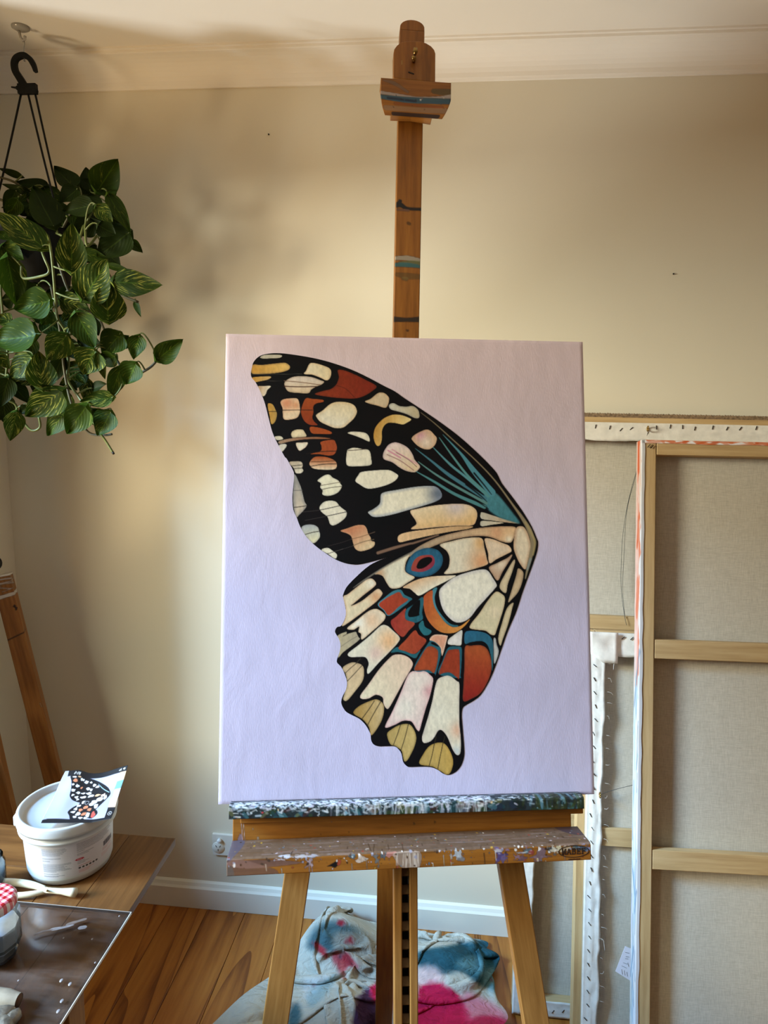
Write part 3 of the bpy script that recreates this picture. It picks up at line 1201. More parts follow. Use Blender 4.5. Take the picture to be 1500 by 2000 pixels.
def clamp_draw(ra):
    r = np.random.default_rng(41)
    w, h = ra.w, ra.h
    # rows: 0 top back .. front face .. underside
    f0 = .034 / .0012
    f1 = f0 + .034 / .0012
    ra.line([(4, f0 + 3), (w * .18, f0 + 6), (w * .38, f0 + 18)], [3, 6, 4], (176, 156, 140), alpha=.55)
    ra.line([(w * .75, f0 + 14), (w, f0 + 15)], [8, 12], (84, 92, 60), alpha=.7)
    ra.line([(0, f1 - 7), (w * .2, f1 - 5), (w * .5, f1 - 3), (w * .8, f1 - 4), (w, f1 - 8)], [5, 5, 3, 6, 7], (190, 180, 178), alpha=.85)
    ra.line([(0, f1 - 1), (w * .4, f1 + 1), (w, f1 - 1)], [6, 8, 8], (50, 80, 92), alpha=.95)
    ra.line([(w * .1, f1), (w * .5, f1 + 2)], [3, 3], (24, 44, 60), alpha=.9)
    ra.line([(w * .2, f1 + 7), (w * .9, f1 + 8)], 4, (140, 74, 36), alpha=.8)
    ra.line([(w * .05, f1 + 14), (w * .6, f1 + 14), (w, f1 + 13)], 8, (170, 134, 100), alpha=.7)
    ra.line([(w * .15, f1 + 22), (w * .9, f1 + 22)], 6, (30, 26, 28), alpha=.9)
    spatter(ra, 12, [(206, 194, 180), (40, 70, 86), (150, 100, 90), (30, 30, 30)], r, 0, w, f1 - 8, f1 + 14, (.4, 1.1))


c_or = E3(cl[0], cl[1], WC) - cdir * 0
clamp = painted_plate('clamp_block', c_or, cdir, cup, -EN, [(0, -.034), (0, 0), (-.031, 0), (-.036, -.005), (-.046, -.030)], clen, .0012, clamp_draw, M_easelp, easel)
for v_ in clamp.data.vertices:
    if v_.co.y < -.030:
        k_ = min((-.030 - v_.co.y) / .016, 1)
        v_.co.x = clen / 2 + (v_.co.x - clen / 2) * (1 - .17 * k_ ** 2)
ql = [ez(*p, -.004) for p in ((763.5, 206), (846.5, 214), (844, 229), (804, 222), (764, 221))]
plate('clamp_lip', ql, -.004, .018, M_easel, easel, along='t', bevel=.001)
s0 = ez(808, 120, -.002)
m = MB()
m.tube([E3(s0[0], s0[1], w_) for w_ in (.0, -.012)], .0035, 8)
m.tube([E3(s0[0] + .0015 * math.sin(k), s0[1] + .004 + .012 * k / 3, -.012 - .004 * math.sin(k)) for k in range(4)], [.003, .0045, .004, .0018], 8)
m.tube([E3(s0[0] - .002, s0[1] - .008 * k / 3, -.012 - .002 * k) for k in range(3)], [.003, .004, .002], 8)
m.build('wing_screw', M_brass, easel, smooth=True)
for q, ww, hh in (((785, 122), .0012, .008), ((803, 141), .010, .0022)):
    a, b = ez(*q, -.0025)
    plate('dent', [(a - ww / 2, b - hh / 2), (a + ww / 2, b - hh / 2 - (.003 if ww > .005 else 0)), (a + ww / 2, b + hh / 2 - (.003 if ww > .005 else 0)), (a - ww / 2, b + hh / 2)], -.0026, -.0016, M_dark if ww > .005 else M_brass, easel, bevel=0)

# painting ledge
GREENS = [(18, 34, 32), (26, 60, 66), (44, 62, 34), (30, 40, 60), (60, 34, 30), (60, 104, 116), (96, 96, 60), (24, 24, 26)]
LIGHTS = [(206, 212, 218), (176, 190, 204), (226, 226, 226), (196, 190, 210)]


def ledge_draw(ra):
    r = np.random.default_rng(51)
    w, h = ra.w, ra.h
    t = .030 / .0011
    ra.poly([(-2, -2), (w + 2, -2), (w + 2, h + 2), (-2, h + 2)], (34, 44, 48), smooth=False, mott=.2)
    for k in range(260):
        x_ = r.uniform(0, w)
        y_ = r.uniform(t - 2, h)
        ra.line([(x_, y_), (x_ + r.uniform(-14, 14), y_ + r.uniform(2, 14))], r.uniform(3, 10), GREENS[r.integers(len(GREENS))], alpha=.7)
    for k in range(1500):
        x_ = w * r.random()
        y_ = r.normal(t - 7, 7)
        if x_ > w * .74 and r.random() < .72:
            continue
        ra.line([(x_, y_), (x_ + r.uniform(-7, 7), y_ + r.uniform(-2.5, 2.5))], r.uniform(.8, 3.0), LIGHTS[r.integers(4)], alpha=r.uniform(.25, .85))
    for k in range(90):
        x_ = r.uniform(.28 * w, .72 * w)
        ra.line([(x_, r.uniform(t - 4, t + 4)), (x_ + r.uniform(-5, 5), r.uniform(t + 5, h - 6))], r.uniform(1, 4), LIGHTS[r.integers(4)], alpha=r.uniform(.2, .6))
    for k in range(70):
        x_ = r.uniform(.8 * w, w)
        ra.line([(x_, r.uniform(0, h)), (x_ + r.uniform(-8, 8), r.uniform(0, h))], r.uniform(2, 5), [(50, 60, 24), (34, 40, 20), (24, 26, 24), (110, 150, 170), (44, 56, 30)][r.integers(5)], alpha=.5)
    spatter(ra, 60, [(236, 236, 236), (190, 60, 60), (120, 160, 180), (20, 20, 22), (216, 190, 150)], r, 0, w, t - 6, h, (.5, 1.8))


WL = -.030
l0, l1 = ez(447, 1577.5, WL), ez(1140.5, 1557.5, WL)
lb = (ez(447, 1600, WL)[1] - l0[1] + ez(1140, 1580, WL)[1] - l1[1]) / 2
ldir = unit(ET * (l1[0] - l0[0]) + EU * (l1[1] - l0[1]))
lup = np.cross(EN, ldir)
lup = lup if lup @ EU > 0 else -lup
painted_plate('ledge', E3(l0[0], l0[1], WL), ldir, lup, -EN, [(.0005, -.0285), (.003, -.012), (0.0005, -.002), (-.002, 0), (lb, 0), (lb, -.0285)], np.linalg.norm(l1 - l0), .0011, ledge_draw, M_pig, easel)
plate('ledge_rest', [(-.27, -.0012), (.285, -.0012), (.285, -.030), (-.27, -.030)], -.0012, .022, M_easel, easel, along='t')

# wide front board and the tray
b0, b1, b2, b3 = ez(455, 1596, .002), ez(1114.5, 1575, .002), ez(1114.5, 1636, .002), ez(455, 1662, .002)


def board_draw(ra):
    r = np.random.default_rng(61)
    w, h = ra.w, ra.h
    ra.line([(w * .02, h * .1), (w * .035, h)], 1.3, (206, 176, 168), alpha=.9)
    ra.line([(w * .026, h * .1), (w * .041, h)], 1, (226, 200, 190), alpha=.9)
    ra.poly([(w * .02, h * .5), (w * .036, h * .75), (w * .042, h), (w * .0, h)], (150, 130, 146), alpha=.8)
    ra.line([(0, h - 3), (w * .05, h - 3), (w * .2, h - 2)], [5, 4, 1], (34, 34, 60), alpha=.9)
    for k in range(22):
        x_ = r.uniform(0, w)
        ra.line([(x_, h - 2), (x_ + r.uniform(6, 30), h - 2)], 1.6, (30, 24, 22), alpha=.8)
    spatter(ra, 26, [(206, 190, 170), (90, 60, 40), (190, 160, 150)], r, 0, w, 4, h - 3, (.5, 1.6), .7)


bl_ = ldir
bu_ = lup
painted_plate('front_board', E3(b0[0], b0[1] + .006, .002), bl_, bu_, -EN, [(0, -.018), (0, 0), (b3[1] - b0[1] - .010, 0), (b3[1] - b0[1] - .010, -.018)], np.linalg.norm(b1 - b0), .0012, board_draw, M_easelp, easel)

WT = -.060
t0, t1, t2, t3 = ez(443, 1677, WT), ez(1153.5, 1646, WT), ez(1155, 1677.5, WT), ez(443, 1713, WT)
tdir = unit(ET * (t1[0] - t0[0]) + EU * (t1[1] - t0[1]))
tup = np.cross(EN, tdir)
tup = tup if tup @ EU > 0 else -tup
TLEN = np.linalg.norm(t1 - t0)
TH_ = ((t0 - t3)[1] + (t1 - t2)[1]) / 2
TD = .062


def tray_draw(ra):
    r = np.random.default_rng(71)
    w, h = ra.w, ra.h
    s = .0011
    e = TD / s
    ra.poly([(-2, 0), (w + 2, 0), (w + 2, e - 2), (-2, e - 2)], (116, 96, 82), smooth=False, mott=.10, alpha=.85)
    for k in range(160):
        x_, y_ = r.uniform(0, w), r.uniform(2, e)
        ra.line([(x_, y_), (x_ + r.uniform(8, 40), y_ + r.uniform(-1, 1))], r.uniform(1, 4), [(128, 104, 96), (104, 86, 74), (140, 122, 118), (96, 74, 54)][r.integers(4)], alpha=.5)
    ra.poly([(0, 0), (w * .035, 2), (w * .03, e * .5), (w * .01, e), (0, e)], (70, 78, 104), alpha=.8)
    ra.poly([(w * .93, 0), (w, 0), (w, e * .5), (w * .96, e * .4)], (50, 50, 70), alpha=.8)
    # thick strokes on the front arris; x as fractions of the tray
    X = lambda px: (px - 443) / (1153 - 443) * w
    def dab(px, dy, rx, ry, col, a=.95):
        ra.blob(X(px), e + dy, rx * .85, ry * .85, col, a * .9, r, 13, .55)
        for kk in range(5):
            ra.blob(X(px) + r.normal(0, rx), e + dy + r.normal(0, ry), rx * r.uniform(.1, .4), ry * r.uniform(.1, .5), col, a * .7, r, 7, .5)
    for a in ((555, -3, 11, 4, (186, 190, 206)), (545, 0, 8, 2, (210, 206, 216)), (588, -2, 10, 3, (176, 176, 184)), (608, -3, 9, 3, (150, 156, 168)), (598, 6, 6, 7, (168, 150, 160)),
              (681, 1, 5, 4, (70, 108, 124)), (682, 1, 1.5, 1.2, (240, 240, 240)), (699, 4, 9, 7, (208, 190, 176)), (727, 3, 4, 6, (110, 118, 122)), (742, 1, 6, 5, (78, 100, 112)), (757, 0, 7, 4, (196, 130, 120)),
              (886, 4, 6, 7, (196, 206, 216)), (893, 9, 6, 4, (120, 124, 130)), (971, 8, 9, 7, (66, 66, 130)), (966, 1, 8, 2, (206, 206, 216)), (978, 12, 5, 7, (90, 84, 130)), (985, 1, 5, 2, (150, 120, 150)),
              (1024, 3, 6, 4, (74, 116, 132)), (1032, 6, 4, 5, (150, 60, 60)), (1050, 10, 14, 9, (124, 104, 118)), (1072, 3, 8, 4, (90, 120, 130)), (1067, 2, 5, 3, (24, 30, 36)), (1090, 2, 6, 4, (226, 214, 180)), (1103, 2, 6, 4, (216, 196, 170)),
              (1078, 4, 5, 4, (206, 200, 180)), (1128, 2, 9, 4, (70, 110, 130)), (1146, 4, 6, 4, (150, 160, 206)), (1138, 3, 6, 4, (50, 92, 120)), (1015, 5, 10, 1.5, (190, 200, 206)), (1005, 10, 5, 5, (150, 120, 140)), (1014, 14, 7, 5, (104, 80, 96))):
        dab(*a)
    ra.poly([(X(762), e - 2), (X(812), e - 2), (X(810), e + 20), (X(790), e + 24), (X(775), e + 17), (X(766), e + 10)], (184, 166, 152), alpha=.75)
    for k in range(26):
        x_ = X(r.uniform(764, 812))
        ra.line([(x_, e), (x_ + r.uniform(-2, 2), e + r.uniform(12, 26))], .9, (214, 204, 194), alpha=.7)
    ra.poly([(0, e + 2), (w * .1, e + 8), (w * .14, e + 24), (w * .1, h), (0, h)], (128, 102, 100), alpha=.65)
    ra.poly([(0, e + 12), (w * .02, e + 16), (w * .02, h), (0, h)], (84, 84, 84), alpha=.8)
    ra.poly([(w * .0, e), (w * .12, e), (w * .2, e + 6), (w * .05, e + 10)], (140, 110, 108), alpha=.7)
    ra.poly([(X(632), e + 12), (X(640), e + 9), (X(652), e + 5), (X(654), e + 10), (X(648), e + 14), (X(640), e + 12)], (20, 18, 18))
    ra.blob(X(656), e + 8, 3, 4, (170, 70, 50), .9, r)
    for (px, y0, y1, col) in ((598, 4, 22, (150, 140, 150)), (603, 8, 20, (170, 150, 160)), (708, 6, 20, (150, 130, 110)), (731, 6, 16, (110, 120, 120)), (768, 8, 24, (190, 160, 150)), (858, 4, 22, (206, 190, 160)), (837, 14, 22, (226, 216, 190)), (872, 6, 22, (226, 210, 180)),
                          (938, 4, 20, (60, 40, 34)), (960, 2, 14, (226, 220, 216)), (1044, 14, 22, (216, 206, 186)), (1060, 18, 24, (236, 226, 210)), (680, 10, 26, (160, 150, 140)), (516, 6, 14, (190, 170, 150)), (546, 12, 24, (186, 170, 150)), (1098, 12, 22, (160, 130, 120))):
        ra.line([(X(px), e + y0), (X(px + 1.5), e + y1)], [1.8, 1.1], col, alpha=.85)
    spatter(ra, 420, [(226, 216, 206), (40, 30, 26), (150, 60, 50), (206, 190, 200), (90, 110, 124), (190, 150, 60)], r, 0, w, 6, h, (.4, 1.5), .9)
    spatter(ra, 60, [(236, 230, 226), (60, 50, 46), (150, 150, 170)], r, 0, w, e - 4, e + 6, (.6, 2), .9)
    for k in range(14):
        x_ = r.uniform(0, w)
        ra.line([(x_, e - r.uniform(8, 30)), (x_ + r.uniform(-3, 3), e - r.uniform(2, 20))], 1.2, (30, 26, 24), alpha=.7)


tray = painted_plate('tray', E3(t0[0], t0[1], WT), tdir, tup, -EN, [(.004, -TD + .003), (0.0, -.003), (-.003, 0), (-TH_, 0), (-TH_, -.012), (-.010, -.012), (-.008, -TD + .003)], TLEN, .0011, tray_draw, M_easelp, easel)

# maker's stamp on the tray's right end
M_ink = plain('burnt_stamp', (40, 22, 10), .6, .1, 60)
st_o = ez(1120.5, 1663, WT - .0006)
m = MB()
sx, sy = tdir, tup
so_ = E3(st_o[0], st_o[1], WT - .0004)
LET = {'M': [((0, 0), (.08, 1)), ((.08, 1), (.5, .15)), ((.5, .15), (.92, 1)), ((.92, 1), (1, 0)), ((-.12, 0), (.14, 0)), ((.86, 0), (1.14, 0)), ((-.06, 1), (.12, 1)), ((.88, 1), (1.06, 1))],
       'A': [((0, 0), (.5, 1)), ((.5, 1), (1, 0)), ((.22, .36), (.78, .36)), ((-.12, 0), (.16, 0)), ((.84, 0), (1.12, 0))],
       'B': [((.1, 0), (.1, 1)), ((-.05, 1), (.6, 1)), ((.6, 1), (.82, .86)), ((.82, .86), (.82, .66)), ((.82, .66), (.6, .53)), ((.1, .53), (.6, .53)), ((.6, .53), (.92, .38)), ((.92, .38), (.92, .15)), ((.92, .15), (.65, 0)), ((-.05, 0), (.65, 0))],
       'E': [((.12, 0), (.12, 1)), ((-.05, 1), (.9, 1)), ((.9, 1), (.9, .82)), ((.12, .52), (.66, .52)), ((.66, .62), (.66, .42)), ((-.05, 0), (.95, 0)), ((.95, 0), (.95, .2))],
       'F': [((.12, 0), (.12, 1)), ((-.05, 1), (.9, 1)), ((.9, 1), (.9, .82)), ((.12, .52), (.66, .52)), ((.66, .62), (.66, .42)), ((-.05, 0), (.32, 0))]}


def stroke(m, a, b, w):
    a, b = np.array(a, float), np.array(b, float)
    d = unit(b - a)
    n = np.array([-d[1], d[0]]) * w / 2
    a, b = a - d * w / 3, b + d * w / 3
    P = [so_ + sx * q[0] + sy * q[1] + EN * z for z in (.0006, -.0002) for q in (a + n, a - n, b - n, b + n)]
    m.add(P, [(3, 2, 1, 0), (4, 5, 6, 7), (0, 1, 5, 4), (1, 2, 6, 5), (2, 3, 7, 6), (3, 0, 4, 7)])


lw, lh, gap = .0052, .0078, .0026
for i, ch in enumerate('MABEF'):
    ox_ = (i - 2) * (lw + gap) - lw / 2
    for a, b in LET[ch]:
        stroke(m, (ox_ + a[0] * lw, -lh / 2 + a[1] * lh), (ox_ + b[0] * lw, -lh / 2 + b[1] * lh), .0011)
th = np.linspace(0, 2 * math.pi, 41)
for a, b in zip(th[:-1], th[1:]):
    stroke(m, (.0238 * math.cos(a), .0086 * math.sin(a)), (.0238 * math.cos(b), .0086 * math.sin(b)), .0008)
for k in range(11):
    stroke(m, (-.0085 + k * .0017, -.0118), (-.0085 + k * .0017 + .0009, -.0118 + (.0006 if k % 3 else 0)), .0009)
st_ob = m.build('maker_stamp', M_ink, tray)
st_ob['label'] = 'burnt oval stamp reading MABEF'

# ------------------------------------------------------------------ the painting
PW_, PH_, PD_ = .61, .762, .019
painting = empty('butterfly_painting', E3(0, 0, 0), 'lilac canvas painted with a large black, cream and orange butterfly wing', 'painting')
CELL = PW_ / 716
pw, ph = 717, int(round(PH_ / CELL)) + 1


def CV(px, py):
    a, b = ez(px, py, 0)
    return ((a + PW_ / 2) / CELL, (PH_ - b) / CELL)


OFF = {1: (470, 670), 2: (670, 740), 3: (530, 860), 4: (770, 900), 5: (640, 1100), 6: (780, 1100), 7: (640, 1250), 8: (720, 1230)}


def pp(s):
    """'1:110,240 130,180 2:...' -> canvas cells; numbers are fifths of a pixel inside study crops of the wing."""
    out, o = [], None
    for tok in s.split():
        if ':' in tok:
            k, tok = tok.split(':')
            o = OFF[int(k)]
        x_, y_ = tok.split(',')
        out.append(CV(o[0] + float(x_) / 5, o[1] + float(y_) / 5))
    return np.array(out)


# ground: lilac, rosier towards the top, with brushwork
bg_step = 4
gw, gh = (pw - 1) // bg_step + 1, (ph - 1) // bg_step + 1
yy, xx = np.mgrid[0:gh, 0:gw]
t = np.clip((yy / gh - .02) / .55, 0, 1)[..., None]
bgc = np.array(BG_TOP) / 255. * (1 - t) + np.array(BG_LOW) / 255. * t
bgc = bgc * (1 + (vnoise(gh, gw, 30, 20) - .5)[..., None] * .05 + (vnoise(gh, gw, 12, 3) - .5)[..., None] * .035)
for k in range(60):
    pass
bgr = np.concatenate([bgc, np.ones((gh, gw, 1))], -1)
P = np.zeros((gh, gw, 3))
P[..., 0] = -PW_ / 2 + PW_ * xx / (gw - 1)
P[..., 1] = PH_ - PH_ * yy / (gh - 1)
edge = np.minimum(np.minimum(xx, gw - 1 - xx), np.minimum(yy, gh - 1 - yy))
P[..., 2] = np.where(edge == 0, -.0012, 0)
me = grid_mesh(P, 'canvas')
paint_attr(me, bgr.reshape(-1, 4))
m2, nt, b_, N_, L_n = new_mat('lilac_ground')
at = N_('ShaderNodeAttribute')
at.attribute_name = 'paint'
L_n(at.outputs['Color'], b_.inputs['Base Color'])
b_.inputs['Roughness'].default_value = .5
b_.inputs['Specular IOR Level'].default_value = .3
na, _ = noise_chain(nt, 700, 2, (1, .15, 1))
nb_, _ = noise_chain(nt, 9, 6, (1.6, 1, 1), dist=1.2)
ad = N_('ShaderNodeMath')
ad.operation = 'MULTIPLY_ADD'
ad.inputs[1].default_value = 5.
L_n(nb_.outputs[0], ad.inputs[0])
L_n(na.outputs[0], ad.inputs[2])
bump(nt, b_, ad.outputs[0], .13, .0012)
me.materials.append(m2)
PM = mat4(E3(0, 0, 0), ET, EU, -EN)
cv_ob = link(bpy.data.objects.new('canvas', me), painting, PM)
MB().box(-PW_ / 2 + .0006, PW_ / 2 - .0006, .0006, PH_ - .0006, -PD_, -.0014).build('stretcher', plain('lilac_edge', (206, 198, 220), .6, .03), painting, PM, bevel=.001)

BLK = (6, 6, 9)
ra = Ras(pw, ph, BLK, 1)
n_ = (vnoise(ph, pw, 40, 60) - .4)[..., None] * np.array([.03, .005, .01])
ra.c[..., :3] = np.clip(ra.c[..., :3] + n_, 0, 1)
OUT = spline(pp('1:100,300 110,240 130,180 190,125 280,103 390,100 520,115 700,145 880,190 1080,260 1250,340 1400,420 2:500,120 600,190 700,255 820,335 950,425 1080,520 1200,620 1320,730 1420,830 '
                '4:1000,120 1050,220 1150,350 1250,490 1340,640 1395,770 1403,800 1395,880 1360,990 1320,1100 1290,1180 1250,1290 1215,1400 6:1130,500 1060,660 1000,830 940,1000 900,1100 850,1200 790,1290 720,1345 650,1385 620,1410 610,1450 '
                '8:908,850 912,900 920,1000 932,1150 932,1230 910,1310 870,1370 820,1405 770,1418 720,1400 670,1365 600,1340 500,1337 400,1340 365,1325 335,1285 320,1210 290,1165 250,1138 170,1137 100,1138 50,1120 25,1080 '
                '7:420,930 410,900 370,830 310,770 240,735 180,700 145,650 132,600 150,540 180,480 188,410 165,330 130,260 88,210 5:115,870 125,800 110,740 75,680 75,650 95,622 130,612 165,550 178,490 170,420 150,330 150,310 180,240 240,170 320,95 '
                '3:850,1310 960,1220 1060,1170 1135,1143 1020,1175 900,1205 820,1215 720,1200 630,1165 540,1110 430,1030 340,940 280,840 250,760 215,680 205,560 215,440 222,340 210,290 150,180 1:430,1110 360,980 310,870 270,720 240,600 200,490 150,390 110,340'), n=3)
CRM, WHT, GRY, OCH, RED, ORG, BEI, TEAL, BLU, PNK, PEA = (222, 208, 176), (226, 220, 202), (190, 186, 174), (192, 144, 64), (134, 54, 28), (160, 76, 36), (184, 152, 120), (74, 132, 148), (40, 92, 122), (216, 176, 186), (222, 186, 146)
OLV = (176, 150, 92)
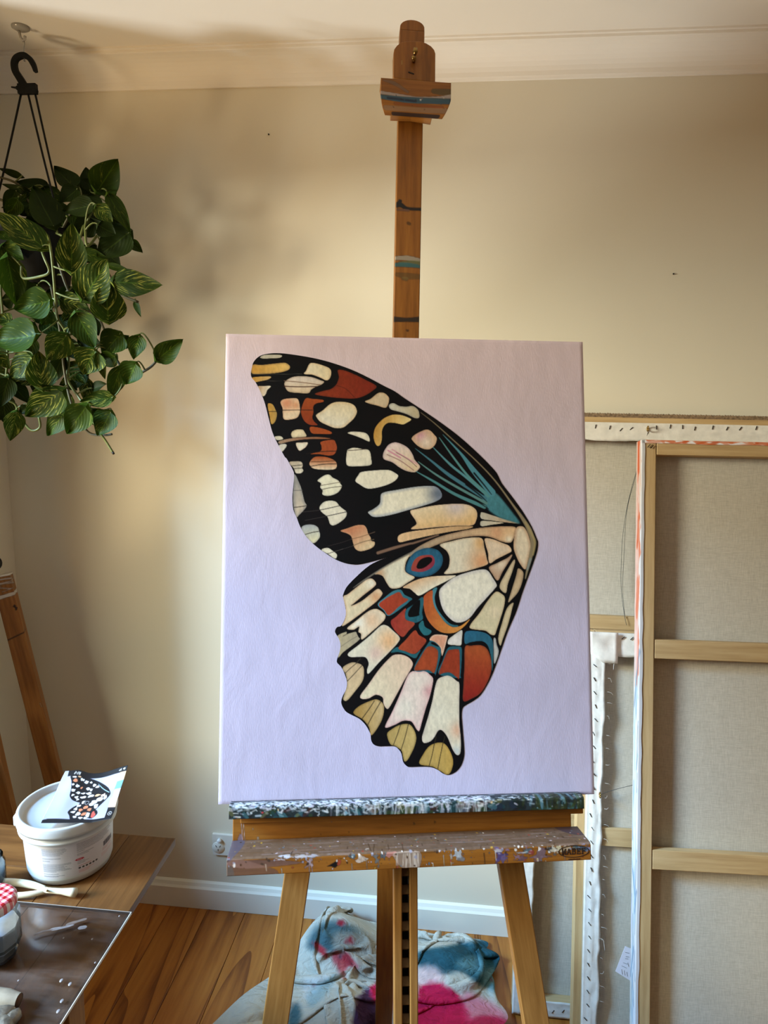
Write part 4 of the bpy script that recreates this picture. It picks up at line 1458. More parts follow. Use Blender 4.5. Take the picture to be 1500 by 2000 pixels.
# colour, outline, options
SP = [
    (GRY, '1:190,140 230,118 300,115 370,115 405,125 380,145 300,150 220,152', {}),
    (OCH, '1:118,215 200,215 300,205 390,195 440,195 480,225 470,260 400,285 300,298 200,302 110,296', dict(c2=(222, 190, 120), ang=0, edge=(150, 120, 80))),
    (OCH, '1:112,340 200,328 295,328 270,355 200,372 135,380', dict(c2=(200, 170, 120))),
    (BEI, '1:170,425 230,420 295,422 260,460 245,500 218,520 195,480', dict(c2=(226, 220, 206), ang=20)),
    (WHT, '1:690,195 740,200 820,225 870,250 885,290 870,345 835,365 780,340 700,310 620,302 640,270 665,215', dict(c2=CRM, edge=(206, 176, 140))),
    ((214, 206, 204), '1:430,385 470,350 530,328 620,325 700,335 770,360 815,378 790,405 740,425 690,455 660,490 560,487 470,475 435,430', dict(c2=(212, 190, 160), ang=90, edge=(170, 150, 130))),
    (RED, '1:950,265 1020,270 1120,310 1220,360 1325,420 1290,465 1220,510 1130,540 1000,540 850,525 725,500 800,470 880,450 930,410 950,370 960,330', dict(c2=(122, 42, 30), edge=(104, 40, 26), mott=.1)),
    ((204, 188, 164), '1:1215,570 1270,545 1340,490 1390,485 1430,510 1450,550 1420,630 1330,610 1250,590', dict(edge=BEI)),
    ((224, 204, 176), '1:390,580 420,550 500,540 560,550 580,640 575,690 540,735 430,748 412,690 410,640', dict(tints=[('1:450,590', 14, (206, 130, 96)), ('1:540,610', 8, (214, 150, 110))], edge=(200, 160, 130))),
    (ORG, '1:640,540 700,545 800,555 805,575 740,590 710,620 710,680 700,730 720,770 750,800 680,800 630,770 600,720 590,660 610,590', dict(c2=RED, ang=90)),
    (CRM, '1:740,700 800,660 870,600 940,575 1040,580 1110,610 1135,670 1110,730 1060,780 1000,825 920,830 840,800 780,770 745,730', dict(c2=(222, 218, 206), ang=100, edge=(206, 178, 140), edge_w=7)),
    (OCH, '1:265,600 310,598 340,650 355,700 335,770 300,790 285,720', dict(c2=(170, 140, 80))),
    (ORG, '1:680,820 780,830 880,865 880,888 780,888 695,880', dict(mott=.1)),
    (CRM, '1:495,880 530,850 600,845 625,870 640,912 560,920 505,922', dict(edge=(180, 160, 130))),
    (WHT, '1:1045,880 1090,865 1180,870 1230,885 1255,920 1255,962 1180,930 1100,900', dict(edge=GRY)),
    ((158, 134, 112), '1:375,960 470,935 600,922 760,918 880,932 820,938 640,940 480,962 385,985', dict(c2=(140, 84, 56))),
    ((204, 198, 180), '1:335,915 390,910 415,935 380,948 350,945', {}),
    ((204, 200, 190), '1:375,1000 430,985 450,1000 430,1035 400,1060', {}),
    (WHT, '1:540,980 600,972 655,972 640,1010 610,1035 570,1050', dict(edge=(206, 180, 160))),
    (ORG, '1:785,965 900,945 930,980 940,1030 915,1085 860,1100 760,1085 680,1085 780,1055 790,1010', dict(c2=(150, 70, 40), mott=.1)),
    (ORG, '1:675,1165 720,1115 790,1108 860,1120 920,1150 940,1190 920,1230 830,1238 720,1228 680,1200', dict(c2=(222, 206, 180), ang=90)),
    ((176, 160, 140), '1:475,1165 540,1155 590,1160 607,1190 600,1220 612,1245 590,1270 540,1270 520,1225', dict(c2=(212, 206, 190), ang=60)),
    (WHT, '1:1040,1055 1060,1035 1110,1022 1190,1035 1255,1050 1275,1130 1270,1190 1160,1203 1050,1200 1030,1150', dict(edge=GRY)),
    ((226, 222, 200), '1:750,1345 790,1310 830,1288 870,1288 900,1315 950,1340 975,1375 988,1400 960,1450 910,1480 850,1493 800,1480 800,1440 778,1410 785,1370', dict(edge=GRY)),
    ((150, 148, 146), '3:218,340 240,345 265,400 290,460 310,540 325,600 345,640 310,690 270,730 248,748 222,680 212,560 218,450', dict(c2=(206, 188, 166), ang=70, edge=(110, 112, 116), edge_w=6)),
    (WHT, '3:470,655 510,605 570,590 630,600 665,640 700,670 735,700 725,750 670,800 610,830 575,820 560,780 545,745 490,700', dict(c2=(220, 212, 196), ang=70, edge=GRY)),
    ((160, 166, 174), '3:295,850 340,825 410,825 455,850 465,880 475,920 465,960 410,1005 350,950 310,900', dict(c2=(226, 218, 178), ang=80, edge=(150, 150, 150))),
    (WHT, '3:490,1070 550,1050 600,1080 640,1115 625,1155 560,1115', dict(edge=GRY)),
    ((184, 110, 78), '3:675,885 740,860 830,830 900,828 930,860 945,910 970,950 975,980 1010,995 1000,1035 950,1065 870,1083 820,1060 800,1010 780,940 740,910', dict(c2=(212, 194, 158), ang=55, edge=(190, 150, 116))),
    (WHT, '3:820,395 850,340 880,310 1000,295 1140,290 1210,320 1238,350 1200,400 1100,445 950,473 860,430', dict(edge=(204, 200, 190))),
    (WHT, '2:245,1300 290,1275 350,1230 365,1190 370,1130 410,1105 520,1085 700,1055 850,1045 920,1060 960,1110 960,1160 900,1200 780,1240 640,1280 500,1320 380,1345 300,1348 260,1325', dict(edge=(120, 132, 156), edge_w=7, tints=[('2:940,1120', 22, (70, 86, 116))])),
    ((224, 206, 176), '2:655,1295 720,1270 900,1235 1100,1220 1220,1230 1290,1270 1310,1320 1300,1380 1260,1430 1100,1435 900,1450 690,1470 670,1455 715,1420 705,1380', dict(c2=(216, 174, 118), ang=80, edge=(196, 164, 140), tints=[('2:1100,1230', 22, (196, 186, 200))])),
    (PEA, '4:35,745 80,710 200,685 400,660 600,640 765,640 720,665 560,690 350,730 150,775 50,795', dict(c2=(184, 150, 110))),
    (GRY, '4:845,510 870,505 950,530 1080,570 1220,612 1060,598 950,583 850,565', dict(c2=BEI)),
    (GRY, '4:845,592 900,587 1000,597 1070,607 950,625 850,638', dict(c2=(206, 190, 166))),
    ((206, 176, 150), '2:670,580 710,540 800,498 850,505 890,545 915,580 900,640 850,685 790,685 730,655 685,610', dict(tints=[('2:760,560', 11, (196, 140, 166)), ('2:810,620', 13, (226, 214, 206))], edge=(196, 160, 130))),
    ((220, 204, 206), '2:390,740 410,690 450,640 510,620 580,640 640,680 680,740 700,790 750,850 740,880 700,912 620,900 550,865 480,815 400,785', dict(c2=(218, 196, 160), ang=70, edge=(176, 150, 160))),
    ((190, 144, 70), '2:335,655 310,620 298,560 310,490 350,430 410,380 490,350 570,355 640,380 665,400 620,430 580,445 500,430 440,430 400,460 380,510 380,580 365,640', dict(c2=(228, 212, 160), ang=20)),
    ((202, 204, 200), '2:448,270 460,245 500,240 550,265 620,272 680,265 730,300 745,345 740,380 700,383 620,345 540,320 470,300', dict(c2=(190, 178, 150), edge=(150, 150, 150))),
    # hind wing
    ((150, 134, 116), '4:0,985 120,925 250,830 430,745 640,690 800,660 950,645 1100,640 1185,650 1178,710 1165,760 1130,800 1050,790 950,750 850,735 700,745 500,790 300,870 120,950 0,1000', dict(c2=PEA, ang=0, edge=(130, 100, 80), tints=[('4:1120,770', 8, (226, 222, 206)), ('4:1000,700', 14, (200, 150, 116))])),
    ((220, 206, 184), '4:1192,655 1250,640 1290,680 1320,760 1335,850 1310,960 1280,1060 1230,1010 1190,930 1165,850 1170,760', dict(edge=(166, 120, 90), edge_w=7)),
    ((216, 196, 174), '4:885,760 960,765 1050,800 1120,830 1145,880 1100,910 1000,960 930,1000 915,900 895,830', dict(edge=(200, 164, 130), edge_w=7)),
    ((216, 208, 190), '4:445,820 560,785 700,755 850,755 880,850 905,960 910,1010 800,1050 650,1090 490,1105 530,1040 540,950 510,880', dict(tints=[('4:860,990', 26, (206, 142, 96)), ('4:850,800', 16, (206, 156, 100))], edge=(186, 160, 130))),
    (BLU, '4:110,1070 130,990 170,920 240,870 330,850 420,870 470,930 470,1000 430,1070 350,1120 240,1135 160,1110', dict(edge=(24, 60, 84), edge_w=4, mott=.12)),
    ((156, 70, 54), '4:165,1060 190,980 240,935 310,920 370,925 395,970 385,1020 340,1060 270,1085 200,1080', dict(c2=(134, 48, 70), ang=40)),
    (BLK, '4:218,1030 250,970 310,942 360,945 370,975 340,1010 290,1045 235,1055', {}),
    ((216, 210, 190), '3:1010,1300 1150,1210 1270,1150 1350,1115 1315,1190 1305,1270 1340,1305 1400,1340 1330,1390 1250,1440 1170,1445 1130,1400 1090,1330 1050,1310', dict(edge=(180, 150, 120), tints=[('3:1050,1300', 12, (186, 140, 104))])),
    ((206, 168, 132), '4:85,1235 200,1170 300,1140 420,1125 560,1120 600,1125 500,1180 380,1240 250,1315 200,1290 150,1250', dict(c2=(226, 222, 206), ang=65)),
    ((186, 156, 134), '4:925,1040 1000,1000 1100,950 1148,915 1140,950 1060,1080 1010,1170 960,1110', dict(edge=(140, 110, 90), tints=[('4:1040,1010', 14, (224, 212, 192))])),
    ((226, 222, 210), '6:390,270 450,200 550,130 700,80 820,60 870,80 910,140 950,210 930,250 850,340 760,440 700,520 640,565 570,580 510,555 440,480 400,380', dict(edge=(180, 176, 184), edge_w=8)),
    ((204, 188, 158), '4:1160,975 1180,985 1150,1090 1110,1200 1090,1290 1040,1260 1030,1210 1080,1110', dict(edge=(150, 130, 110))),
    ((186, 160, 130), '4:1210,1050 1260,1090 1250,1180 1210,1280 1150,1350 1112,1378 1150,1250 1190,1120', dict(edge=(130, 110, 90), c2=(206, 186, 156), ang=90)),
    ((206, 196, 166), '6:940,280 1000,300 1030,340 1020,430 980,560 950,650 930,700 890,695 840,660 760,650 690,635 700,590 780,490 860,370', dict(edge=(176, 150, 120), tints=[('6:940,480', 14, (222, 206, 180))])),
    ((204, 190, 160), '6:1112,385 1100,450 1060,600 1010,740 985,805 965,730 1000,590 1050,440', dict(edge=(150, 130, 100))),
    ((196, 196, 194), '6:920,740 940,735 950,790 970,860 950,940 925,980 920,870', dict(edge=(120, 120, 126))),
    ((40, 96, 128), '6:640,680 700,660 800,670 870,700 910,760 915,860 915,960 905,1050 890,900 860,800 800,760 700,770 640,785', dict(c2=(44, 90, 100), ang=70, mott=.1)),
    (BLK, '6:640,800 700,775 800,765 855,800 885,870 895,940 850,830 790,800 700,805 640,818', {}),
    ((166, 84, 44), '6:640,820 700,805 790,800 850,830 885,900 900,990 890,1080 850,1180 790,1270 710,1320 625,1345 625,1200 635,1000', dict(c2=(132, 30, 28), ang=100, mott=.08, edge=(110, 50, 36))),
    (TEAL, '6:322,262 370,240 345,330 365,430 425,520 500,592 575,608 545,628 460,592 398,520 343,430 323,350', dict(c2=(40, 90, 104))),
    ((170, 78, 42), '6:238,325 320,265 325,350 345,430 400,520 460,590 530,625 600,610 650,575 690,545 640,610 560,670 480,685 400,670 330,620 270,540 240,440', dict(c2=(204, 142, 70), ang=30, mott=.09)),
    ((216, 210, 208), '6:480,745 520,710 600,655 615,670 610,740 600,800 540,800 475,790', dict(edge=GRY)),
    ((206, 150, 124), '6:295,750 320,710 370,695 460,705 470,720 450,800 420,900 410,880 400,830 340,780', dict(edge=(224, 206, 190))),
    ((216, 200, 170), '5:152,330 200,300 300,220 380,160 430,150 465,180 470,210 430,250 340,320 240,410 330,370 420,300 490,250 530,280 530,310 480,370 380,450 260,540 160,608 140,603 170,540 175,440', dict(edge=(190, 150, 120), tints=[('5:440,190', 14, (226, 220, 206)), ('5:470,330', 12, (206, 150, 110))])),
    (TEAL, '5:488,402 560,332 640,272 712,258 752,308 824,345 800,372 745,420 600,514 545,462', dict(c2=(40, 96, 112))),
    ((160, 60, 40), '5:500,404 562,348 640,304 700,282 738,334 786,357 700,420 600,506 552,458', dict(c2=(150, 62, 40), mott=.1)),
    ((38, 92, 108), '5:770,450 840,400 922,330 937,380 922,480 928,545 850,582 765,552 755,500', dict(mott=.12)),
    (BLK, '5:790,470 840,400 900,360 895,480 890,510 830,525 790,520', {}),
    ((150, 52, 44), '5:615,570 670,520 760,440 755,490 765,552 850,587 790,660 730,720 650,650', dict(c2=(160, 70, 50), mott=.1)),
    ((40, 104, 116), '5:890,600 930,560 950,620 1012,660 990,697 940,702 900,650', {}),
    ((36, 92, 104), '5:616,872 680,818 760,858 850,886 905,846 884,890 850,928 750,882 680,867', {}),
    ((160, 70, 44), '5:690,830 760,750 850,655 890,700 962,748 930,810 850,885 760,860', dict(mott=.1, c2=(150, 60, 40))),
    ((222, 208, 186), '5:190,635 280,560 380,480 440,450 490,450 550,490 565,520 540,570 440,660 335,745 325,690 300,670 305,620 250,650', dict(edge=(190, 160, 130), tints=[('5:430,560', 16, (216, 178, 146)), ('5:300,580', 12, (232, 230, 222))])),
    ((216, 210, 192), '5:200,880 300,800 420,700 520,610 580,610 640,660 700,720 690,770 600,870 500,970 400,1078 385,1040 400,980 370,920 300,915 220,915', dict(tints=[('5:600,760', 24, (222, 168, 120)), ('5:470,880', 14, (214, 180, 170))], edge=(200, 196, 186))),
    ((176, 162, 132), '5:97,710 180,670 190,690 270,670 285,690 300,720 310,745 230,810 150,870 102,922 120,830 122,780', dict(c2=(166, 156, 136))),
    ((196, 170, 136), '5:147,1020 230,970 290,975 340,1000 355,1060 340,1150 260,1260 190,1340 152,1330 166,1270 190,1180 178,1090', dict(edge=(150, 130, 100), c2=(206, 182, 146), ang=80)),
    ((216, 208, 182), '5:320,1290 400,1180 500,1040 600,930 650,895 720,892 790,920 830,970 820,1020 750,1140 680,1270 600,1410 570,1415 545,1370 535,1310 470,1285 400,1320 335,1325', dict(c2=(218, 190, 168), ang=-30, edge=(206, 170, 160))),
    ((36, 88, 104), '8:578,135 625,110 680,148 708,200 692,300 652,446 632,424 440,392', {}),
    (BLK, '8:612,122 640,124 676,150 684,166 640,150 612,136', {}),
    ((156, 68, 38), '8:445,390 500,280 560,180 610,160 660,185 678,220 670,320 640,420 590,395 530,395', dict(mott=.1, edge=(120, 60, 40))),
    ((36, 88, 104), '8:684,432 722,300 760,198 800,163 870,163 908,180 908,300 897,440 884,472', {}),
    ((146, 56, 34), '8:685,430 730,300 770,210 800,195 870,190 885,210 890,300 885,470 860,465 800,420 740,420', dict(mott=.1, edge=(120, 50, 36))),
    ((220, 196, 192), '8:160,950 230,800 310,620 380,450 430,405 490,410 550,405 600,440 630,490 600,640 560,760 520,900 495,985 470,975 430,910 400,890 330,890 250,930', dict(tints=[('8:480,520', 26, (226, 216, 206)), ('8:360,760', 24, (224, 220, 208)), ('8:590,600', 12, (200, 146, 150))], edge=(200, 150, 156))),
    ((216, 208, 190), '8:520,1060 540,980 580,850 620,700 650,550 680,480 750,450 800,455 860,500 885,530 885,700 885,900 900,1080 895,1200 860,1222 820,1170 770,1050 720,985 680,985 640,1050 600,1090 540,1105', dict(edge=(190, 176, 170), tints=[('8:870,980', 14, (206, 156, 130)), ('8:700,800', 26, (222, 216, 200)), ('8:860,1190', 10, (190, 200, 206))])),
    (OLV, '8:180,1020 220,975 300,930 390,920 440,970 465,1050 450,1130 420,1200 380,1270 350,1285 335,1240 320,1180 260,1135 210,1115', dict(c2=(196, 170, 112), edge=(130, 108, 60))),
    (OLV, '8:497,1310 530,1220 600,1130 700,1100 760,1130 810,1220 825,1300 800,1390 760,1413 700,1378 620,1335', dict(c2=(190, 156, 84), edge=(140, 110, 50))),
    ((160, 126, 64), '7:252,715 300,650 400,600 480,580 540,620 550,690 520,800 430,930 402,850 342,775', dict(c2=(196, 172, 130), edge=(130, 104, 60))),
]
for col, s, o in SP:
    o = dict(o)
    c2 = o.pop('c2', None)
    tn = []
    for (xy, rr, cc) in o.pop('tints', ()):
        q = pp(xy)[0]
        tn.append((q[0], q[1], rr, cc))
    ra.poly(pp(s), col, c2, edge_w=o.pop('edge_w', 4), tints=tn, mott=o.pop('mott', .075), **o)
# veins of the tail spots, stripes and hairlines
DK = (30, 24, 20)
for s, w_, c in (('1:425,370 600,385 780,410', 1.6, (120, 92, 76)), ('1:425,422 560,428 740,425', 2.0, (70, 40, 32)), ('1:940,415 1030,450 1110,530', 1.2, (80, 30, 22)), ('1:385,657 500,655 700,655', 1.3, DK),
                 ('1:270,670 350,668', 1.2, DK), ('1:640,1080 780,1062 935,1055', 1.5, DK), ('1:690,1160 800,1158 920,1150', 1.6, (90, 60, 40)), ('1:680,1205 800,1185 935,1180', 1.4, DK), ('1:500,1200 605,1190', 1.2, DK), ('1:520,1228 610,1220', 1.2, DK),
                 ('1:1050,1050 1130,1045 1215,1036', 1.3, (60, 44, 36)), ('1:780,1392 880,1375 975,1358', 1.4, (110, 100, 84)), ('1:790,1432 880,1412 985,1400', 1.4, (90, 84, 70)),
                 ('3:215,490 305,488', 1, (80, 80, 84)), ('3:205,657 270,650 350,638', 1.4, DK), ('3:310,700 480,680 670,638', 1.5, (50, 46, 46)), ('3:330,782 520,745 735,698', 1.5, (50, 46, 46)), ('3:330,920 400,900 468,888', 1.4, DK),
                 ('3:540,1110 600,1092 700,1060', 1.2, (60, 56, 56)), ('3:780,965 880,940 1010,895', 1.3, (120, 90, 66)), ('3:800,1028 900,990 1000,968', 1.6, (120, 100, 76)), ('3:545,1035 680,1000 780,965', .7, (70, 60, 60)), ('3:620,1085 720,1055 800,1030', .7, (80, 72, 70)), ('3:970,910 1010,893', .7, (80, 70, 70)),
                 ('2:430,740 560,800 690,893', 1.8, (150, 112, 110)), ('2:480,690 600,760 720,830', 2.4, (206, 150, 166)), ('2:440,700 560,770', 3.4, (204, 140, 164)), ('2:520,720 640,790 720,860', 1.4, (120, 90, 90)),
                 ('5:150,712 192,690', 1, DK), ('5:130,815 200,765 288,712', 1, (110, 104, 90)), ('5:170,1075 240,1010 340,930', 1.2, DK), ('5:193,1150 260,1080 365,965', 1.2, DK),
                 ('8:312,925 285,1010 243,1122', 1.3, DK), ('8:388,920 355,1050 313,1182', 1.3, DK), ('8:642,1105 620,1220 588,1335', 1.3, DK), ('8:727,1100 700,1230 674,1362', 1.3, DK), ('8:660,1040 645,1100', .7, (90, 80, 50)), ('8:745,1040 728,1100', .7, (90, 80, 50)),
                 ('7:455,595 400,680 330,775', 1.4, DK), ('7:520,598 460,700 385,838', 1.4, DK), ('7:320,180 255,250', .7, (90, 86, 70)), ('1:110,305 400,305 600,302', .7, (90, 90, 84)), ('1:250,372 400,370', .6, (90, 84, 80)), ('5:230,414 330,342 480,246', 1.0, BLK)):
    ra.line(pp(s), w_, c, alpha=.85)
# blue-green fan
ra.poly(pp('4:890,320 940,300 1000,320 1060,385 1150,498 1228,610 1130,588 1020,550 930,490 890,430 860,380'), TEAL, (60, 116, 130), 60, soft=4, mott=.1)
for s, w_, c in (('2:715,905 900,1010 1100,1130 1380,1250', [1.5, 5, 6, 8], (76, 130, 138)), ('2:735,810 900,930 1100,1050 1400,1215', [1.5, 4, 5, 6], (88, 132, 134)), ('2:705,680 860,800 1050,950 1390,1170', [1, 4, 7, 7], (66, 116, 136)),
                 ('2:880,670 1050,840 1200,960 1400,1130', [1.5, 5, 5, 6], (84, 140, 154)), ('2:940,575 1080,770 1230,960 1420,1140', [1.5, 4, 5, 7], (84, 140, 146)), ('2:975,545 1150,730 1270,890 1450,1110', [1, 5, 11, 16], (76, 136, 156))):
    ra.line(pp(s), w_, c, soft=1.4)
for s in ('4:905,400 830,330 700,230', '4:950,330 880,240 780,120', '4:920,470 800,390 640,300'):
    ra.line(pp(s), [0.5, 2.2, 3], BLK, soft=2)
# leading-edge vein
ra.line(pp('2:760,330 900,440 1100,620 1300,800 4:980,190 1150,420 1250,560 1320,680 1352,800 1335,920 1300,1060 1280,1150'), [1, 2, 2.4, 2.4, 3, 4, 7, 10, 9, 8, 5, 2], (136, 124, 100), soft=2)
ra.line(pp('4:1280,600 1345,720 1375,800 1355,920'), [3, 5, 5, 3], (166, 150, 106), soft=2, alpha=.8)
ra.line(pp('4:1330,960 1300,1060'), [5, 4], (130, 142, 146), soft=2, alpha=.8)
ra.line(pp('3:1040,1100 1200,1050 1350,1010 4:200,800 430,725'), [6, 6, 4, 4, 3], (150, 116, 96), soft=2, alpha=.8)
ra.line(pp('3:1480,1045 1300,1130 1100,1240 900,1370 800,1440'), [4, 3, 3, 3, 1], (132, 126, 116), soft=1.5, alpha=.8)
ra.line(pp('2:560,165 680,235 800,320'), [1, 2.5, 1], (60, 58, 62), soft=3, alpha=.6)

# wing: a thin layer of pigment with a crisp outline
Yg, Xg = np.mgrid[0:ph, 0:pw].astype(float)
x0, y0 = np.floor(OUT.min(0) - 3).astype(int)
x1, y1 = np.ceil(OUT.max(0) + 4).astype(int)
Xs, Ys = Xg[y0:y1, x0:x1], Yg[y0:y1, x0:x1]
d, ins = seg_dist(Xs, Ys, OUT, True)
sd = np.where(ins, d, -d)
gy, gx = np.gradient(sd)
nrm = np.maximum(np.hypot(gx, gy), 1e-6)
near = (np.abs(sd) < .75)
Xm = np.where(near, Xs - sd * gx / nrm, Xs)
Ym = np.where(near, Ys - sd * gy / nrm, Ys)
ok = (sd > -.75)
h_, w_ = sd.shape
idx = np.arange(h_ * w_).reshape(h_, w_)
q = np.stack([idx[:-1, :-1], idx[1:, :-1], idx[1:, 1:], idx[:-1, 1:]], -1).reshape(-1, 4)
keep = ok.reshape(-1)[q].all(1) & (sd.reshape(-1)[q].max(1) > .75)
q = q[keep]
used = np.unique(q)
remap = np.zeros(h_ * w_, np.int64)
remap[used] = np.arange(len(used))
co = np.stack([-PW_ / 2 + Xm * CELL, PH_ - Ym * CELL, np.full_like(Xm, .0004)], -1).reshape(-1, 3)[used]
me = bpy.data.meshes.new('painted_wing')
raw_mesh(me, co, remap[q])
me.shade_smooth()
ra.c[..., :3] *= np.array([.985, .975, .95])
paint_attr(me, ra.c[y0:y1, x0:x1].reshape(-1, 4)[used])
M_wing = pigment('wing_oil_paint', .6, .12, .14, 700)
me.materials.append(M_wing)
wing = link(bpy.data.objects.new('painted_wing', me), painting, PM)
wing['label'] = 'painted butterfly wing, black with cream, orange and teal cells'


# ------------------------------------------------------------------ hanging plant
HK = at_z(40, 52, CEIL)
M_clear = plain('clear_plastic', (206, 200, 190), .15, .03, 10, Transmission_Weight=.55, IOR=1.45)
hook = empty('ceiling_hook', HK, 'clear plastic hook stuck to the ceiling above the hanging plant', 'hook')
HM = Matrix.Translation(Vector(HK))
MB().lathe([(0, -.0005), (.020, -.0005), (.0195, -.004), (.012, -.008), (0, -.009)], 24).build('base', M_clear, hook, HM, True)
MB().tube([(-.004, 0, -.008), (-.002, 0, -.022), (.004, 0, -.030), (.009, 0, -.026), (.010, 0, -.020)], .0032, 8).build('prong', M_clear, hook, HM, True)
wl = at_y(46, 84, HK[1])
wt = HK + V(.005, 0, -.0315)

plant = empty('hanging_pothos', V(HK[0], HK[1], 1.62), 'trailing pothos with variegated heart leaves in a black hanging pot', 'plant')
PYL = HK[1]
pt = lambda px, py, dy=0.: at_y(px, py, PYL + dy)
MB().tube(spline(np.array([wt + V(0, 0, .002), wt + V(.003, 0, -.004), pt(47, 95), pt(47, 112), pt(49, 120), pt(46, 118)]), False, 5), .0011, 6).build('wire_loop', M_steel, plant, smooth=True)
# plastic hook: a flat S shape
hk = np.array([pt(*p)[[0, 2]] for p in ((70, 141), (66, 128), (59, 116), (50, 109), (41, 109), (32, 114), (28, 124), (30, 138), (37, 150), (43, 160), (47, 170))])
hk = spline(hk, False, 5)
wd_ = np.interp(np.linspace(0, 1, len(hk)), [0, .12, .5, .9, 1], [.0035, .0055, .0065, .008, .011])
tn_ = np.gradient(hk, axis=0)
tn_ /= np.linalg.norm(tn_, axis=1, keepdims=True)
nn = np.stack([-tn_[:, 1], tn_[:, 0]], 1) * wd_[:, None]
m = MB()
ring = []
for s_ in (-.005, .005):
    ring.append([(a[0], PYL + s_, a[1]) for a in hk + nn] + [(a[0], PYL + s_, a[1]) for a in (hk - nn)])
n = len(hk)
vs = ring[0] + ring[1]
fs = []
for i in range(n - 1):
    fs += [(i, i + 1, n + i + 1, n + i), (2 * n + i, 3 * n + i, 3 * n + i + 1, 2 * n + i + 1), (i, 2 * n + i, 2 * n + i + 1, i + 1), (n + i, n + i + 1, 3 * n + i + 1, 3 * n + i)]
fs += [(0, n, 3 * n, 2 * n), (n - 1, 3 * n - 1, 4 * n - 1, 2 * n - 1)]
m.add(vs, fs)
a, b = pt(36, 172), pt(72, 178)
m.box(a[0], b[0], PYL - .006, PYL + .006, pt(55, 184)[2], pt(55, 164)[2])
m.ball(pt(35, 172), .0055, 6).ball(pt(69, 178), .007, 6)
m.tube([pt(35, 172), pt(22, 170)], [.003, .002], 6)
m.build('hook', M_black, plant, bevel=.001)
potc = pt(68, 452)
PR, PH2 = .1, .13
ptz = potc[2]
rim = [pt(-20, 445), pt(119, 442, -.035), pt(128, 440, .05)]
for top_, bot_, mid in ((pt(41, 184), rim[0], None), (pt(55, 184), rim[1], None), (pt(69, 184), rim[2], None)):
    k = np.linspace(0, 1, 12)[:, None]
    MB().tube(top_ * (1 - k) + bot_ * k - np.array([[0, 0, .006]]) * np.sin(k * math.pi), .0024, 6).build('hanger_cord', M_black, plant, smooth=True)
MB().lathe([(.0, -PH2), (.068, -PH2), (.072, -PH2 + .004), (.090, -.012), (.098, -.010), (.099, 0), (.092, 0), (.088, -.02), (0, -.022)], 36).build('pot', M_black, plant, Matrix.Translation(Vector((potc[0], PYL, ptz))), True)
MB().lathe([(0, -.018), (.05, -.016), (.088, -.019)], 24).build('soil', plain('potting_soil', (44, 32, 22), .95, .3, 120, bmp=.8), plant, Matrix.Translation(Vector((potc[0], PYL, ptz))), True)


